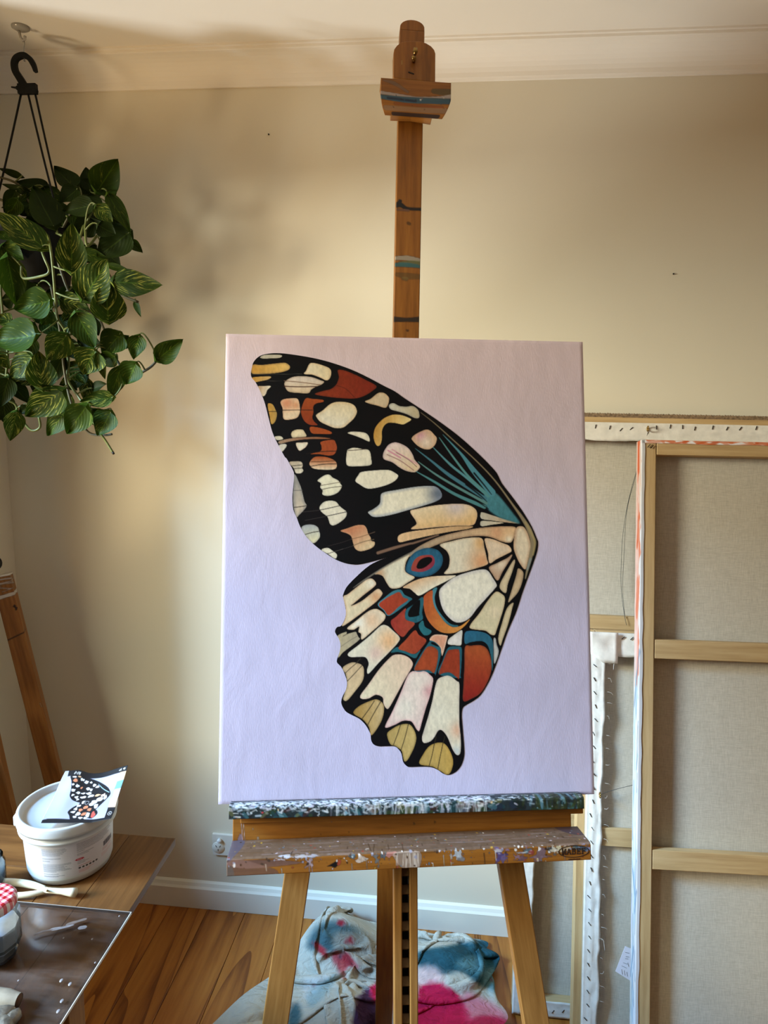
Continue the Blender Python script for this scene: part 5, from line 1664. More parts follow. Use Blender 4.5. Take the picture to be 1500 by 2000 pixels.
def leaf_mat(name, g1, g2, var, varc, thr):
    m, nt, b, N, L = new_mat(name)
    at = N('ShaderNodeAttribute')
    at.attribute_name = 'uvw'                      # x across (-1..1), y along (0..1)
    sp = N('ShaderNodeSeparateXYZ')
    L(at.outputs['Vector'], sp.inputs[0])
    oi = N('ShaderNodeObjectInfo')
    n1, mp = noise_chain(nt, 5, 3)
    r1 = ramp(nt, n1.outputs[0], [(.3, g1), (.7, g2)])
    # streaks run out from the midrib: stretch along x + y
    cmb = N('ShaderNodeCombineXYZ')
    ab = N('ShaderNodeMath')
    ab.operation = 'ABSOLUTE'
    L(sp.outputs[0], ab.inputs[0])
    sl = N('ShaderNodeMath')
    sl.operation = 'MULTIPLY_ADD'
    sl.inputs[1].default_value = -.55
    L(ab.outputs[0], sl.inputs[0])
    L(sp.outputs[1], sl.inputs[2])
    mu = N('ShaderNodeMath')
    mu.operation = 'MULTIPLY'
    mu.inputs[1].default_value = 15
    L(sl.outputs[0], mu.inputs[0])
    mx_ = N('ShaderNodeMath')
    mx_.operation = 'MULTIPLY'
    mx_.inputs[1].default_value = 1.6
    L(sp.outputs[0], mx_.inputs[0])
    L(mx_.outputs[0], cmb.inputs[0])
    L(mu.outputs[0], cmb.inputs[1])
    rz = N('ShaderNodeMath')
    rz.operation = 'MULTIPLY'
    rz.inputs[1].default_value = 60
    L(oi.outputs['Random'], rz.inputs[0])
    L(rz.outputs[0], cmb.inputs[2])
    nz = N('ShaderNodeTexNoise')
    nz.inputs['Scale'].default_value = 1.3
    nz.inputs['Detail'].default_value = 4
    nz.inputs['Roughness'].default_value = .65
    L(cmb.outputs[0], nz.inputs['Vector'])
    mr = N('ShaderNodeMapRange')
    mr.inputs[1].default_value = thr
    mr.inputs[2].default_value = thr + .10
    L(nz.outputs[0], mr.inputs[0])
    mi = N('ShaderNodeMix')
    mi.data_type = 'RGBA'
    L(mr.outputs[0], mi.inputs[0])
    L(r1.outputs[0], mi.inputs[6])
    mi.inputs[7].default_value = lin(varc)
    # pale midrib
    rb = N('ShaderNodeMapRange')
    rb.inputs[1].default_value = .02
    rb.inputs[2].default_value = .055
    rb.inputs[3].default_value = .55
    rb.inputs[4].default_value = 0
    L(ab.outputs[0], rb.inputs[0])
    m2 = N('ShaderNodeMix')
    m2.data_type = 'RGBA'
    L(rb.outputs[0], m2.inputs[0])
    L(mi.outputs[2], m2.inputs[6])
    m2.inputs[7].default_value = lin(np.array(g2) * 1.25 + 10)
    L(m2.outputs[2], b.inputs['Base Color'])
    b.inputs['Roughness'].default_value = .5
    b.inputs['Specular IOR Level'].default_value = .09
    # side veins
    wv = N('ShaderNodeMath')
    wv.operation = 'SINE'
    m3 = N('ShaderNodeMath')
    m3.operation = 'MULTIPLY'
    m3.inputs[1].default_value = 3.2
    L(mu.outputs[0], m3.inputs[0])
    L(m3.outputs[0], wv.inputs[0])
    bump(nt, b, wv.outputs[0], .18, .001)
    b.inputs['Subsurface Weight'].default_value = 0
    tr = N('ShaderNodeBsdfTranslucent')
    L(m2.outputs[2], tr.inputs[0])
    ms = N('ShaderNodeMixShader')
    ms.inputs[0].default_value = .14
    L(b.outputs[0], ms.inputs[1])
    L(tr.outputs[0], ms.inputs[2])
    L(ms.outputs[0], nt.nodes['Material Output'].inputs[0])
    return m


M_leaf = [leaf_mat('leaf_dark', (22, 33, 5), (36, 50, 8), 1, (80, 88, 26), .66),
          leaf_mat('leaf_green', (30, 47, 4), (50, 70, 8), 1, (120, 126, 44), .60),
          leaf_mat('leaf_variegated', (28, 44, 5), (48, 68, 10), 1, (150, 152, 66), .55)]
M_stem = plain('green_stem', (84, 92, 38), .5, .12, 60)
M_vine = plain('woody_vine', (66, 60, 30), .6, .15, 60)


def leaf_mesh(L_, Wd, cup, curl, droop, seed):
    """Heart-shaped blade; x across, y from the stalk to the tip, z up."""
    nu, nv = 15, 17
    r = random.Random(seed)
    P = np.zeros((nv, nu, 3))
    uv = np.zeros((nv, nu, 3))
    for j in range(nv):
        t = j / (nv - 1)
        w = .5 * Wd * (math.sin(math.pi * min(t * 1.0, 1) ** .62) ** .8 if 0 < t < 1 else 0) * (1 - .18 * t)
        for i in range(nu):
            s = (i / (nu - 1)) * 2 - 1
            lobe = -.13 * L_ * math.sin(min(abs(s) * 1.1, 1) * math.pi) * (1 - t) ** 3 - .05 * L_ * abs(s) * (1 - t) ** 4
            x_ = s * w
            y_ = L_ * t + lobe
            z_ = cup * abs(s) ** 1.5 * Wd * .5 - curl * L_ * (t ** 2) + .012 * Wd * math.sin(t * 9 + s * 3 + seed)
            z_ += .02 * Wd * s * math.sin(seed)
            P[j, i] = (x_, y_, z_)
            uv[j, i] = (s, t, 0)
    me = grid_mesh(P, 'leaf')
    at = me.attributes.new('uvw', 'FLOAT_VECTOR', 'POINT')
    at.data.foreach_set('vector', uv.astype(np.float32).ravel())
    return me


LEAVES = [  # base, tip, width, depth offset towards the camera (cm), kind, tilt; tenths of the 0-400 x 300-900 picture crop
    (640, 235, 762, 45, 165, 2, 1), (585, 235, 560, 95, 100, -2, 0), (715, 195, 735, 305, 70, 0, 1), (490, 225, 362, 98, 120, 1, 0), (310, 225, 108, 185, 90, -2, 0), (200, 255, 20, 200, 45, 1, 0), (140, 150, -10, 95, 40, -1, 0),
    (345, 470, 222, 222, 185, 7, 0), (605, 335, 420, 372, 112, 6, 0), (500, 235, 395, 318, 110, 2, 0), (105, 245, 30, 375, 90, 3, 0), (190, 335, 15, 350, 45, 3, 0), (278, 605, -20, 385, 185, 11, 2), (465, 752, 468, 468, 165, 12, 2), (20, 610, 150, 690, 130, 8, 1),
    (50, 690, 112, 990, 160, 11, 1), (-10, 520, 75, 560, 55, 10, 1), (712, 280, 842, 498, 92, 4, 1), (632, 345, 728, 440, 95, 8, 2), (645, 470, 748, 525, 110, 6, 0), (835, 520, 640, 660, 190, 4, 0), (845, 575, 925, 642, 62, 2, 1), (700, 650, 782, 730, 90, 1, 0),
    (555, 935, 694, 700, 215, 11, 2), (540, 650, 692, 680, 75, 6, 1), (700, 725, 858, 772, 42, 5, 1), (752, 835, 1040, 855, 150, 7, 2), (705, 1078, 690, 838, 200, 9, 2), (880, 965, 912, 1055, 36, 5, 1), (322, 960, 105, 1010, 185, 10, 1), (400, 955, 570, 1010, 130, 8, 2),
    (505, 1050, 615, 1258, 160, 9, 1), (590, 1070, 640, 1180, 90, 4, 0), (232, 1185, -40, 1215, 215, 12, 1), (428, 1190, 312, 1338, 165, 11, 2), (330, 1030, 272, 1112, 90, 8, 1), (295, 1090, 430, 1185, 150, 4, 0), (780, 1180, 672, 1300, 160, 6, 1), (745, 1320, 640, 1370, 105, 8, 1), (770, 1240, 835, 1190, 95, 5, 1),
    (610, 1285, 548, 1430, 190, 9, 2), (632, 1300, 682, 1462, 62, 9, 2), (905, 1195, 870, 1332, 108, 6, 1), (1030, 1335, 1182, 1215, 122, 6, 1), (885, 1372, 822, 1496, 145, 8, 1), (785, 1400, 716, 1590, 105, 7, 1), (272, 1520, 250, 1300, 170, 12, 2), (405, 1325, 330, 1500, 95, 6, 0),
    (205, 1330, 65, 1450, 160, 7, 2), (-10, 1320, 60, 1395, 75, 9, 2), (55, 1470, 2, 1640, 120, 8, 0), (75, 1500, 190, 1620, 110, 4, 0), (400, 1545, 180, 1700, 190, 10, 2), (432, 1665, 312, 1828, 150, 8, 1), (560, 1650, 440, 1815, 165, 10, 1), (728, 1590, 530, 1612, 100, 8, 2), (600, 1675, 680, 1790, 105, 6, 2),
    (720, 1690, 640, 1828, 160, 8, 1), (105, 1690, 68, 1862, 118, 9, 2), (520, 1260, 420, 1300, 120, 5, 0), (240, 860, 130, 960, 130, 5, 0), (600, 450, 480, 500, 130, 4, 0), (560, 380, 660, 520, 140, 1, 0), (250, 430, 180, 520, 120, 3, 0), (480, 880, 400, 960, 110, 4, 0), (70, 1100, -20, 1060, 90, 7, 2), (80, 960, 10, 960, 90, 2, 0), (560, 640, 640, 700, 110, 2, 0),
    (220, 1110, 150, 1190, 120, 4, 0), (200, 400, 120, 300, 110, -1, 0), (420, 420, 340, 300, 120, -1, 0), (440, 1490, 500, 1540, 60, 3, 0), (180, 1650, 130, 1690, 60, 6, 0), (660, 1040, 620, 1000, 60, 3, 0), (300, 980, 380, 900, 90, 3, 0), (690, 380, 800, 360, 70, 1, 0), (-20, 1250, 40, 1330, 80, 6, 1), (-30, 430, 30, 520, 110, 4, 0), (-30, 700, 10, 760, 90, 5, 1), (610, 1530, 690, 1500, 70, 4, 0)]
rl2 = random.Random(52)
edge_x = lambda y: np.interp(y, [100, 250, 500, 700, 900, 1000, 1200, 1400, 1550, 1800], [560, 760, 800, 760, 760, 720, 700, 640, 620, 640])
while len(LEAVES) < 124:
    y0_ = rl2.uniform(170, 1690)
    x0_ = rl2.uniform(-60, edge_x(y0_) - 40)
    an_ = rl2.uniform(.2, 2.9)
    ln_ = rl2.uniform(110, 190)
    x1_, y1_ = x0_ + ln_ * math.cos(an_), y0_ + ln_ * math.sin(an_)
    if x1_ > edge_x(y1_) or y1_ > 1800 or (150 < x0_ < 360 and 520 < y0_ < 860):
        continue
    LEAVES.append((x0_, y0_, x1_, y1_, ln_ * rl2.uniform(.65, .85), rl2.uniform(-3, 5), rl2.choice((0, 0, 1, 2))))
cro = lambda x_, y_: (x_ / 3.3333, 300 + y_ / 3.3333)
stem_paths = []
rl = random.Random(11)
for i, (bx_, by_, tx, ty, wd, dep, kd) in enumerate(LEAVES):
    dy = -dep * .0118
    A, T = pt(*cro(bx_, by_), dy), pt(*cro(tx, ty), dy - rl.uniform(-.012, .02))
    yv = T - A
    L_ = np.linalg.norm(yv)
    y_ = yv / L_
    scale = np.linalg.norm(pt(*cro(wd, 500), dy) - pt(*cro(0, 500), dy))
    view = unit(CP - A)
    z_ = view - y_ * np.dot(view, y_)
    z_ = unit(z_)
    x_ = np.cross(y_, z_)
    ang = rl.uniform(-.45, .45)
    z2 = z_ * math.cos(ang) + x_ * math.sin(ang) + V(0, 0, .25)
    z2 = unit(z2 - y_ * np.dot(z2, y_))
    x2 = np.cross(y_, z2)
    me = leaf_mesh(L_ * 1.06, scale * 1.16, rl.uniform(.10, .34), rl.uniform(.02, .12), 0, i)
    me.materials.append(M_leaf[kd])
    link(bpy.data.objects.new('leaf', me), plant, mat4(A, x2, y_, z2))
    stem_paths.append((A, y_, dep))
# trailing stems, then a stalk from each leaf to the nearest of them
vines = [[(92, 455, -4), (98, 480, -12), (103, 520, -13), (108, 580, -12), (112, 620, -9), (128, 650, -7), (134, 700, -6), (132, 740, -6), (150, 770, -6), (165, 790, -7), (180, 800, -7)],
         [(70, 455, -6), (85, 500, -12), (96, 530, -12), (78, 540, -12), (45, 543, -12), (42, 520, -12)],
         [(110, 455, -5), (150, 470, -8), (165, 440, -6), (170, 480, -9), (190, 460, -3)],
         [(120, 460, 0), (185, 500, -5), (215, 540, -6), (225, 570, -6), (270, 590, -6)],
         [(110, 500, -6), (140, 580, -6), (190, 620, -7), (202, 640, -5), (222, 690, -6), (235, 715, -7), (245, 740, -7), (290, 720, -7), (309, 700, -6)],
         [(30, 470, -6), (3, 540, -7), (5, 610, -7), (15, 690, -8), (10, 770, -8), (30, 790, -7), (38, 812, -7), (60, 840, -7), (78, 835, -7), (76, 815, -7)],
         [(100, 560, -8), (118, 650, -7), (125, 720, -7), (140, 790, -7), (165, 835, -7), (180, 848, -7), (205, 850, -7), (219, 848, -7)],
         [(180, 820, -8), (195, 845, -8), (207, 862, -8), (220, 883, -8)], [(60, 470, -5), (25, 420, -4), (32, 400, -2), (0, 390, -2)], [(100, 450, -3), (60, 400, -1), (35, 360, 0), (-5, 345, 0)], [(120, 450, -3), (150, 400, -3), (180, 385, -2), (200, 370, -1)]]
vp = []
for k, v in enumerate(vines):
    P = spline(np.array([pt(a, b, c * .0105) for a, b, c in v]), False, 6)
    vp.append(P)
    rad = np.full(len(P), .0030 if k != 7 else .0028)
    MB().tube(P, rad, 6).build('vine', M_stem if k in (0, 1, 2, 5, 7) else M_vine, plant, smooth=True)
ends = np.array(vp[7][-1])
MB().tube([ends, ends + unit(vp[7][-1] - vp[7][-2]) * .006], [.003, .0026], 6).build('cut_end', M_dark, plant, smooth=True)
allv = np.concatenate(vp)
for (A, y_, dep) in stem_paths:
    d = np.linalg.norm(allv - A, axis=1) + .25 * np.maximum(0, A[2] - allv[:, 2])
    q = allv[np.argmin(d)]
    if np.linalg.norm(q - A) < .004:
        continue
    L_ = min(np.linalg.norm(q - A), .2)
    k = np.linspace(0, 1, 9)[:, None]
    c1 = A - y_ * L_ * .4 + V(0, 0, .01)
    Bz = (1 - k) ** 2 * A + 2 * k * (1 - k) * c1 + k ** 2 * q
    MB().tube(Bz, np.linspace(.0015, .0022, 9), 5).build('leaf_stalk', M_stem, plant, smooth=True)

# ------------------------------------------------------------------ second easel at the left, mostly out of the picture
ez2 = empty('old_easel', at_y(40, 1500, 1.52) * V(1, 1, 0), 'worn wooden easel leg leaning in the left corner behind the table', 'easel')
A_, B_ = at_y(6, 1130, 1.74), at_y(104, 1515, 1.72)
A_[0] += .0
dv = B_ - A_
bot = A_ + dv * ((.002 - A_[2]) / dv[2])
top = A_ - dv * .02
nrm_ = unit(V(.45, -1, .15))


def old_draw(ra):
    r = np.random.default_rng(81)
    st = np.linalg.norm(bot - top) / (ra.w - 1)
    X = lambda py: np.linalg.norm(at_y(6 + (py - 1130) * 98 / 385, py, 1.74 + (py - 1130) / 385 * -.02) - top) / st
    h = ra.h
    ra.line([(X(1122), 2), (X(1124), h)], 3, (226, 222, 214))
    ra.line([(X(1165), 6), (X(1158), h)], 5, (216, 210, 200), alpha=.9)
    for k in range(14):
        u = X(r.uniform(1122, 1160))
        ra.line([(u, r.uniform(0, h)), (u + r.uniform(2, 9), r.uniform(0, h))], r.uniform(1, 3), (214, 208, 200), alpha=.7)
    ra.line([(X(1245), h * .3), (X(1234), h * .8)], 1.6, (40, 28, 20))
    ra.blob(X(1185), h * .6, 2, 2, (30, 22, 18), rng=r)
    ra.blob(X(1190), h * .62, 3, 2, (30, 22, 18), rng=r)
    ra.line([(X(1375), h * .62), (X(1382), h * .63)], 2, (190, 150, 110), alpha=.8)


xa = unit(bot - top)
za = unit(nrm_ - xa * (nrm_ @ xa))
ya = np.cross(za, xa)
leg_w = .044
painted_plate('leg', top + za * leg_w / 2, xa, ya, za, [(-leg_w / 2, -leg_w), (-leg_w / 2, 0), (leg_w / 2, 0), (leg_w / 2, -leg_w)], np.linalg.norm(bot - top) - .012, .002, old_draw, wood('worn_pine_painted', (110, 68, 28), (140, 90, 42), (160, 110, 56), .5, 30, painted=True, per_obj=.04), ez2)
A2, B2 = at_y(-30, 1400, 1.60), at_y(6, 1560, 1.58)
dv = B2 - A2
bar('leg', A2, A2 + dv * ((.016 - A2[2]) / dv[2]), (.3, -1, 0), .045, .030, M_oldwood, ez2)
bar('cross_piece', top + V(-.03, -.02, -.02), A2 + V(-.02, -.03, .1), (.3, -1, 0), .04, .02, M_oldwood, ez2)
MB().ball((0, 0, 0), .013, 8, (1, 1, 1.3)).build('clamp_knob', M_dark, ez2, Matrix.Translation(Vector(at_y(-6, 1100, 1.70))), True)

# ------------------------------------------------------------------ table with paint things
TZ = .72
tc = at_z(343, 1637, TZ)
TY1, TX1 = tc[1], tc[0]
TY0, TX0 = .02, WALL_X + .02
TT = .015
table = empty('work_table', V((TX0 + TX1) / 2, (TY0 + TY1) / 2, 0), 'brown wooden work table in the left corner holding the paint bucket', 'table')
split = at_z(120, 1690, TZ)[0]
x_ = TX1
k = 0
rr = random.Random(6)
while x_ > split + .01:
    w_ = min([.092, .078, .098, .09, .085][k % 5], x_ - split)
    MB().box(0, TY1 - TY0, -w_ / 2 + .0003, w_ / 2 - .0003, -TT, rr.uniform(-.0003, 0)).build('plank', M_table, table, mat4(V(x_ - w_ / 2, TY0, TZ), V(0, 1, 0), V(-1, 0, 0), V(0, 0, 1)), bevel=.001)
    x_ -= w_
    k += 1
SPL = x_
y_ = TY1
while y_ > TY0 + .01:
    w_ = min(.115, y_ - TY0)
    MB().box(0, SPL - TX0 - .0006, -w_ / 2 + .0004, w_ / 2 - .0004, -TT, rr.uniform(-.0003, 0)).build('plank', M_table, table, mat4(V(TX0, y_ - w_ / 2, TZ), V(1, 0, 0), V(0, 1, 0), V(0, 0, 1)), bevel=.001)
    y_ -= w_
lgx = at_x(154, 1975, TX1 - .012)
lgy = lgx[1]
for (lx, ly) in ((TX1 - .036, lgy + .0), (TX1 - .036, TY0 + .05), (TX0 + .05, TY0 + .05), (TX0 + .05, TY1 - .2)):
    bar('leg', (lx, ly, .0012), (lx, ly, TZ - TT - .0006), (0, -1, 0), .042, .042, M_legs, table)
bar('rail', (TX0 + .075, TY0 + .05, TZ - TT - .045), (TX1 - .06, TY0 + .05, TZ - TT - .045), (0, -1, 0), .07, .02, M_table, table)
bar('rail', (TX0 + .05, TY0 + .075, TZ - TT - .045), (TX0 + .05, TY1 - .225, TZ - TT - .045), (1, 0, 0), .07, .02, M_table, table)

# glass mixing sheet
gc = at_z(255, 1781, TZ + .006)
gl = at_z(40, 1757, TZ + .006)
GX1, GY1 = gc[0], gc[1]
M_glass, nt, b_, N_, L_n = new_mat('smeared_acrylic')
tr_ = N_('ShaderNodeBsdfTransparent')
tr_.inputs[0].default_value = (.86, .84, .84, 1)
nz, _ = noise_chain(nt, 6, 6, (1, 1.6, 1), dist=.8)
n3, _ = noise_chain(nt, 60, 3, (.25, 1.5, 1))
ml = N_('ShaderNodeMath')
ml.operation = 'MULTIPLY'
L_n(nz.outputs[0], ml.inputs[0])
L_n(n3.outputs[0], ml.inputs[1])
mr = N_('ShaderNodeMapRange')
mr.inputs[1].default_value, mr.inputs[2].default_value, mr.inputs[3].default_value, mr.inputs[4].default_value = .16, .46, .0, .22
L_n(ml.outputs[0], mr.inputs[0])
b_.inputs['Base Color'].default_value = lin((150, 138, 134))
b_.inputs['Roughness'].default_value = .25
mx = N_('ShaderNodeMixShader')
L_n(mr.outputs[0], mx.inputs[0])
gl_ = N_('ShaderNodeBsdfGlossy')
gl_.inputs['Roughness'].default_value = .12
lw_ = N_('ShaderNodeFresnel')
lw_.inputs[0].default_value = 1.45
m2 = N_('ShaderNodeMixShader')
lh_ = N_('ShaderNodeMath')
lh_.operation = 'MULTIPLY'
lh_.inputs[1].default_value = .22
L_n(lw_.outputs[0], lh_.inputs[0])
L_n(lh_.outputs[0], m2.inputs[0])
L_n(tr_.outputs[0], m2.inputs[1])
L_n(gl_.outputs[0], m2.inputs[2])
L_n(m2.outputs[0], mx.inputs[1])
L_n(b_.outputs[0], mx.inputs[2])
L_n(mx.outputs[0], nt.nodes['Material Output'].inputs[0])
glass = empty('mixing_sheet', V((GX1 + TX0) / 2, (GY1 + .1) / 2, TZ + .001), 'clear smeared acrylic mixing sheet on the front of the work table', 'mixing sheet')
GA = V(GX1 - .58, .12, 0)
MB().box(GX1 - .56, GX1, .10, GY1, TZ + .0008, TZ + .0052).build('sheet', M_glass, glass)
M_edge = plain('bright_cut_edge', (226, 230, 230), .3, .03, 20, spec=.8)
MB().box(GX1, GX1 + .0011, .10, GY1 + .0011, TZ + .0008, TZ + .0052).build('cut_edge', M_edge, glass)
MB().box(GX1 - .56, GX1, GY1, GY1 + .0011, TZ + .0008, TZ + .0052).build('cut_edge', plain('cut_edge_back', (170, 164, 158), .3, .03, 20), glass)
M_smear = plain('dried_paint_smear', (150, 146, 150), .5, .08, 120, bmp=.5)
r = np.random.default_rng(15)


def smear(pts, w, col=None, name='paint_smear', lift=.0058):
    P = np.array([at_z(*q, TZ + lift) for q in pts])
    P = spline(P, False, 5)
    t_ = np.gradient(P, axis=0)
    t_ /= np.linalg.norm(t_, axis=1, keepdims=True)
    n_ = np.stack([-t_[:, 1], t_[:, 0], 0 * t_[:, 0]], 1)
    ww = w * (.6 + .6 * vnoise(1, len(P), 1, 3, r)[0]) * np.clip(np.sin(np.linspace(.12, math.pi - .12, len(P))) * 2, .2, 1)
    G = np.stack([P - n_ * ww[:, None] / 2, P, P + n_ * ww[:, None] / 2])
    G[1, :, 2] += .0006
    me = grid_mesh(G, name)
    me.materials.append(col or M_smear)
    link(bpy.data.objects.new(name, me), glass, Matrix.Identity(4))


M_faint = plain('faint_smear', (112, 98, 92), .5, .1, 120)
smear([(97, 1816), (120, 1812), (145, 1806)], .006)
smear([(66, 1826), (85, 1819), (110, 1814), (130, 1808)], .004, M_faint)
smear([(128, 1807), (150, 1800), (170, 1794)], .006, M_faint)
smear([(152, 1813), (170, 1810)], .007)
for q in ((120, 1915), (137, 1922), (121, 1955), (124, 1832), (233, 1789), (186, 1880), (36, 1915), (114, 1975), (180, 1834)):
    p_ = at_z(*q, TZ + .0052)
    s_ = .0013 if q[1] < 1900 or q[0] < 60 else .0026
    MB().ball((0, 0, 0), s_, 5, (1, 1.4, .35)).build('paint_drip', M_smear, glass, Matrix.Translation(Vector(p_)), True)

# bucket
bf = at_z(140, 1738, TZ)
RB = .5 * np.linalg.norm(at_z(217, 1680, TZ) - at_z(56, 1688, TZ)) * .985
bcen = bf + V(0, RB, 0)
bcen[0] = (at_z(217, 1680, TZ)[0] + at_z(56, 1688, TZ)[0]) / 2
BH = at_y(120, 1566, bcen[1])[2] - TZ
RT = RB * 1.10
bucket = empty('paint_bucket', V(bcen[0], bcen[1], TZ), 'white plastic lidded paint bucket with printed label on the work table', 'bucket')
BM = Matrix.Translation(Vector((bcen[0], bcen[1], TZ)))
M_tub = plain('white_tub', (204, 208, 210), .38, .015, 8)
prof = [(0, .001), (RB * .9, .001), (RB * .965, .004), (RB, .014)]
nh = 110
body_h = BH - .030
rad = lambda z: RB + (RT * .985 - RB) * (z / BH)
na = 460
P = np.zeros((nh + 1, na + 1, 3))
zz = np.linspace(.014, body_h, nh + 1)
for i, z in enumerate(zz):
    th = np.linspace(-math.pi, math.pi, na + 1) - math.pi / 2
    P[i, :, 0], P[i, :, 1], P[i, :, 2] = rad(z) * np.cos(th), rad(z) * np.sin(th), z
me = grid_mesh(P[::-1], 'body')
rb = Ras(na + 1, nh + 1, (206, 210, 212), 1)
r = np.random.default_rng(19)
YZ = lambda z: (body_h - z) / (body_h - .014) * nh
AX = lambda deg: (deg + 180) / 360 * na          # 0 deg faces -y (the room), positive to the right
INK, RDD = (92, 100, 116), (176, 40, 60)
HB = body_h - .014
lab = lambda u, v: (AX(-8 + u * 106), YZ(.018 + (1 - v) * HB * .86))
p = [lab(0, 0), lab(1.12, 0), lab(1.12, 1), lab(0, 1)]
rb.poly(p, (212, 210, 216), smooth=False, mott=.01)
rb.line([lab(0, 0), lab(0, 1)], 1, (206, 206, 210))
def textlines(u0, u1, v0, v1, nlin, dens=.8, col=INK):
    for i in range(nlin):
        v = v0 + (v1 - v0) * (i + .5) / nlin
        u = u0
        end = u1 - (r.uniform(0, .1) if i < nlin - 1 else (u1 - u0) * r.uniform(.3, .6))
        while u < end:
            l_ = r.uniform(.012, .05)
            rb.line([lab(u, v), lab(min(u + l_, end), v)], 1.15, col, alpha=dens)
            u += l_ + .010
textlines(.03, .36, .08, .30, 6)
textlines(.03, .36, .36, .40, 1, 1, (110, 116, 126))
textlines(.03, .20, .44, .47, 1)
textlines(.03, .38, .54, .80, 8)
textlines(.03, .33, .84, .87, 1, 1, (110, 116, 126))
textlines(.03, .38, .90, .95, 2)
textlines(.45, .98, .03, .27, 7)
textlines(.45, .62, .29, .31, 1, 1, (110, 116, 126))
textlines(.45, .75, .34, .42, 2)
rb.poly([lab(.475 + .055 * math.cos(a), .53 + .035 * math.sin(a)) for a in np.linspace(0, 6.28, 14)], RDD)
for k in range(4):
    rb.line([lab(.45 + k * .014, .515), lab(.452 + k * .014, .545)], .8, (240, 220, 226), alpha=.9)
textlines(.45, .62, .58, .68, 3)
for k in range(24):
    rb.line([lab(.82 + k * .0085, .40), lab(.82 + k * .0085, .53)], .8 if k % 3 else 1.5, (70, 66, 80), alpha=.95)
textlines(.84, 1.0, .37, .385, 1, 1, (90, 90, 100))
textlines(.80, 1.05, .56, .66, 3, .8, (190, 120, 134))
textlines(.46, .70, .72, .75, 1, 1, RDD)
for k in range(6):
    rb.poly([lab(.47 + k * .045 + .016 * math.cos(a), .80 + .028 * math.sin(a)) for a in np.linspace(0, 6.28, 10)], (46, 44, 50))
textlines(.46, .70, .85, .95, 3, .8, (206, 130, 134))
textlines(.78, 1.05, .70, .82, 3, .7, (206, 140, 150))
paint_attr(me, rb.c.reshape(-1, 4))
M_tubl = pigment('printed_tub', .33, 0, .5)
me.materials.append(M_tubl)
link(bpy.data.objects.new('body', me), bucket, BM)
MB().lathe([(0, .0008), (RB * .9, .0008), (RB * .965, .004), (rad(.014), .0141)], 64).build('base', M_tub, bucket, BM, True)
z0 = body_h
MB().lathe([(rad(z0) - .002, z0 - .004), (rad(z0) + .001, z0 - .004), (rad(z0) + .0065, z0 - .001), (rad(z0) + .007, z0 + .003), (rad(z0) + .002, z0 + .005), (rad(z0) + .002, z0 + .010), (rad(z0) - .002, z0 + .011)], 72).build('collar', M_tub, bucket, BM, True)
RL = rad(z0) + .0085
MB().lathe([(RL - .006, z0 + .0112), (RL, z0 + .0112), (RL + .001, z0 + .016), (RL - .001, z0 + .022), (RL - .001, BH - .002), (RL - .003, BH), (RL - .006, BH), (RL - .0085, BH - .002), (RL - .010, BH - .010), (RL - .013, BH - .011), (0, BH - .011)], 80).build('lid', M_tub, bucket, BM, True)
th = math.radians(-170)
lug = MB().box(-.006, .008, -.012, .012, -.010, .010)
lug.build('handle_lug', M_tub, bucket, BM @ Matrix.Translation(Vector((RL * math.cos(th), RL * math.sin(th), z0 + .002))) @ Matrix.Rotation(th, 4, 'Z'), bevel=.003)

# printed reference sheet lying on the lid, its far corner curling up
LZ = TZ + BH
BL_, BR_ = at_z(80, 1608, LZ + .0015), at_z(217, 1604, LZ + .002)
TL_, TR_ = at_y(128, 1508, bcen[1] + RL * .93), at_y(250, 1497, bcen[1] + RL * .88)
n1, n2_ = 150, 110
P = np.zeros((n2_, n1, 3))
uu, vv = np.meshgrid(np.linspace(0, 1, n1), np.linspace(0, 1, n2_))
for c_ in range(3):
    P[..., c_] = (BL_[c_] * (1 - uu) + BR_[c_] * uu) * vv + (TL_[c_] * (1 - uu) + TR_[c_] * uu) * (1 - vv)
P[..., 2] -= .007 * np.sin(uu * math.pi) * (1 - vv) ** 1.5 - .0
P[..., 2] += .004 * np.exp(-((uu - .22) / .12) ** 2) * (1 - vv)
P[..., 2] += .0025 * np.sin(uu * 7 + 1) * (1 - vv) + .0012 * np.sin(vv * 9 + uu * 3)
P[..., 2] += .006 * np.clip((uu - .72) / .28, 0, 1) * np.clip((vv - .8) / .2, 0, 1)
P[..., 2] = np.maximum(P[..., 2], np.where(np.hypot(P[..., 0] - bcen[0], P[..., 1] - bcen[1]) < RL + .003, LZ + .0012, -1))
me = grid_mesh(P, 'reference_print')
rp = Ras(n1, n2_, (172, 176, 206), 1)
X, Y = lambda u: u * (n1 - 1), lambda v: v * (n2_ - 1)
q = lambda *a: [(X(a[i]), Y(a[i + 1])) for i in range(0, len(a), 2)]
BK = (20, 20, 26)
nn_ = vnoise(n2_, n1, 18, 22)[..., None]
rp.c[..., :3] *= 1 + (nn_ - .5) * .08
rp.poly(q(.05, -.05, 1.02, -.05, 1.02, .10, .08, .13), BK, smooth=False)
rp.poly(q(.08, .93, 1.02, .955, 1.02, 1.02, -.02, 1.02, -.02, .955), BK, smooth=False)
rp.poly(q(.90, .10, 1.02, .10, 1.02, .26, .90, .27), (216, 176, 140), smooth=False)
rp.poly(q(.90, .27, 1.02, .26, 1.02, .43, .90, .44), (110, 156, 168), smooth=False)
rp.poly(q(.91, .44, 1.02, .43, 1.02, .60, .91, .60), (206, 206, 216), smooth=False)
rp.poly(q(.89, .60, 1.02, .60, 1.02, .78, .89, .78), (214, 184, 160), smooth=False)
rp.poly(q(.89, .76, 1.02, .76, 1.02, 1.02, .89, .98), BK, smooth=False)
th = np.linspace(0, 6.28, 13)
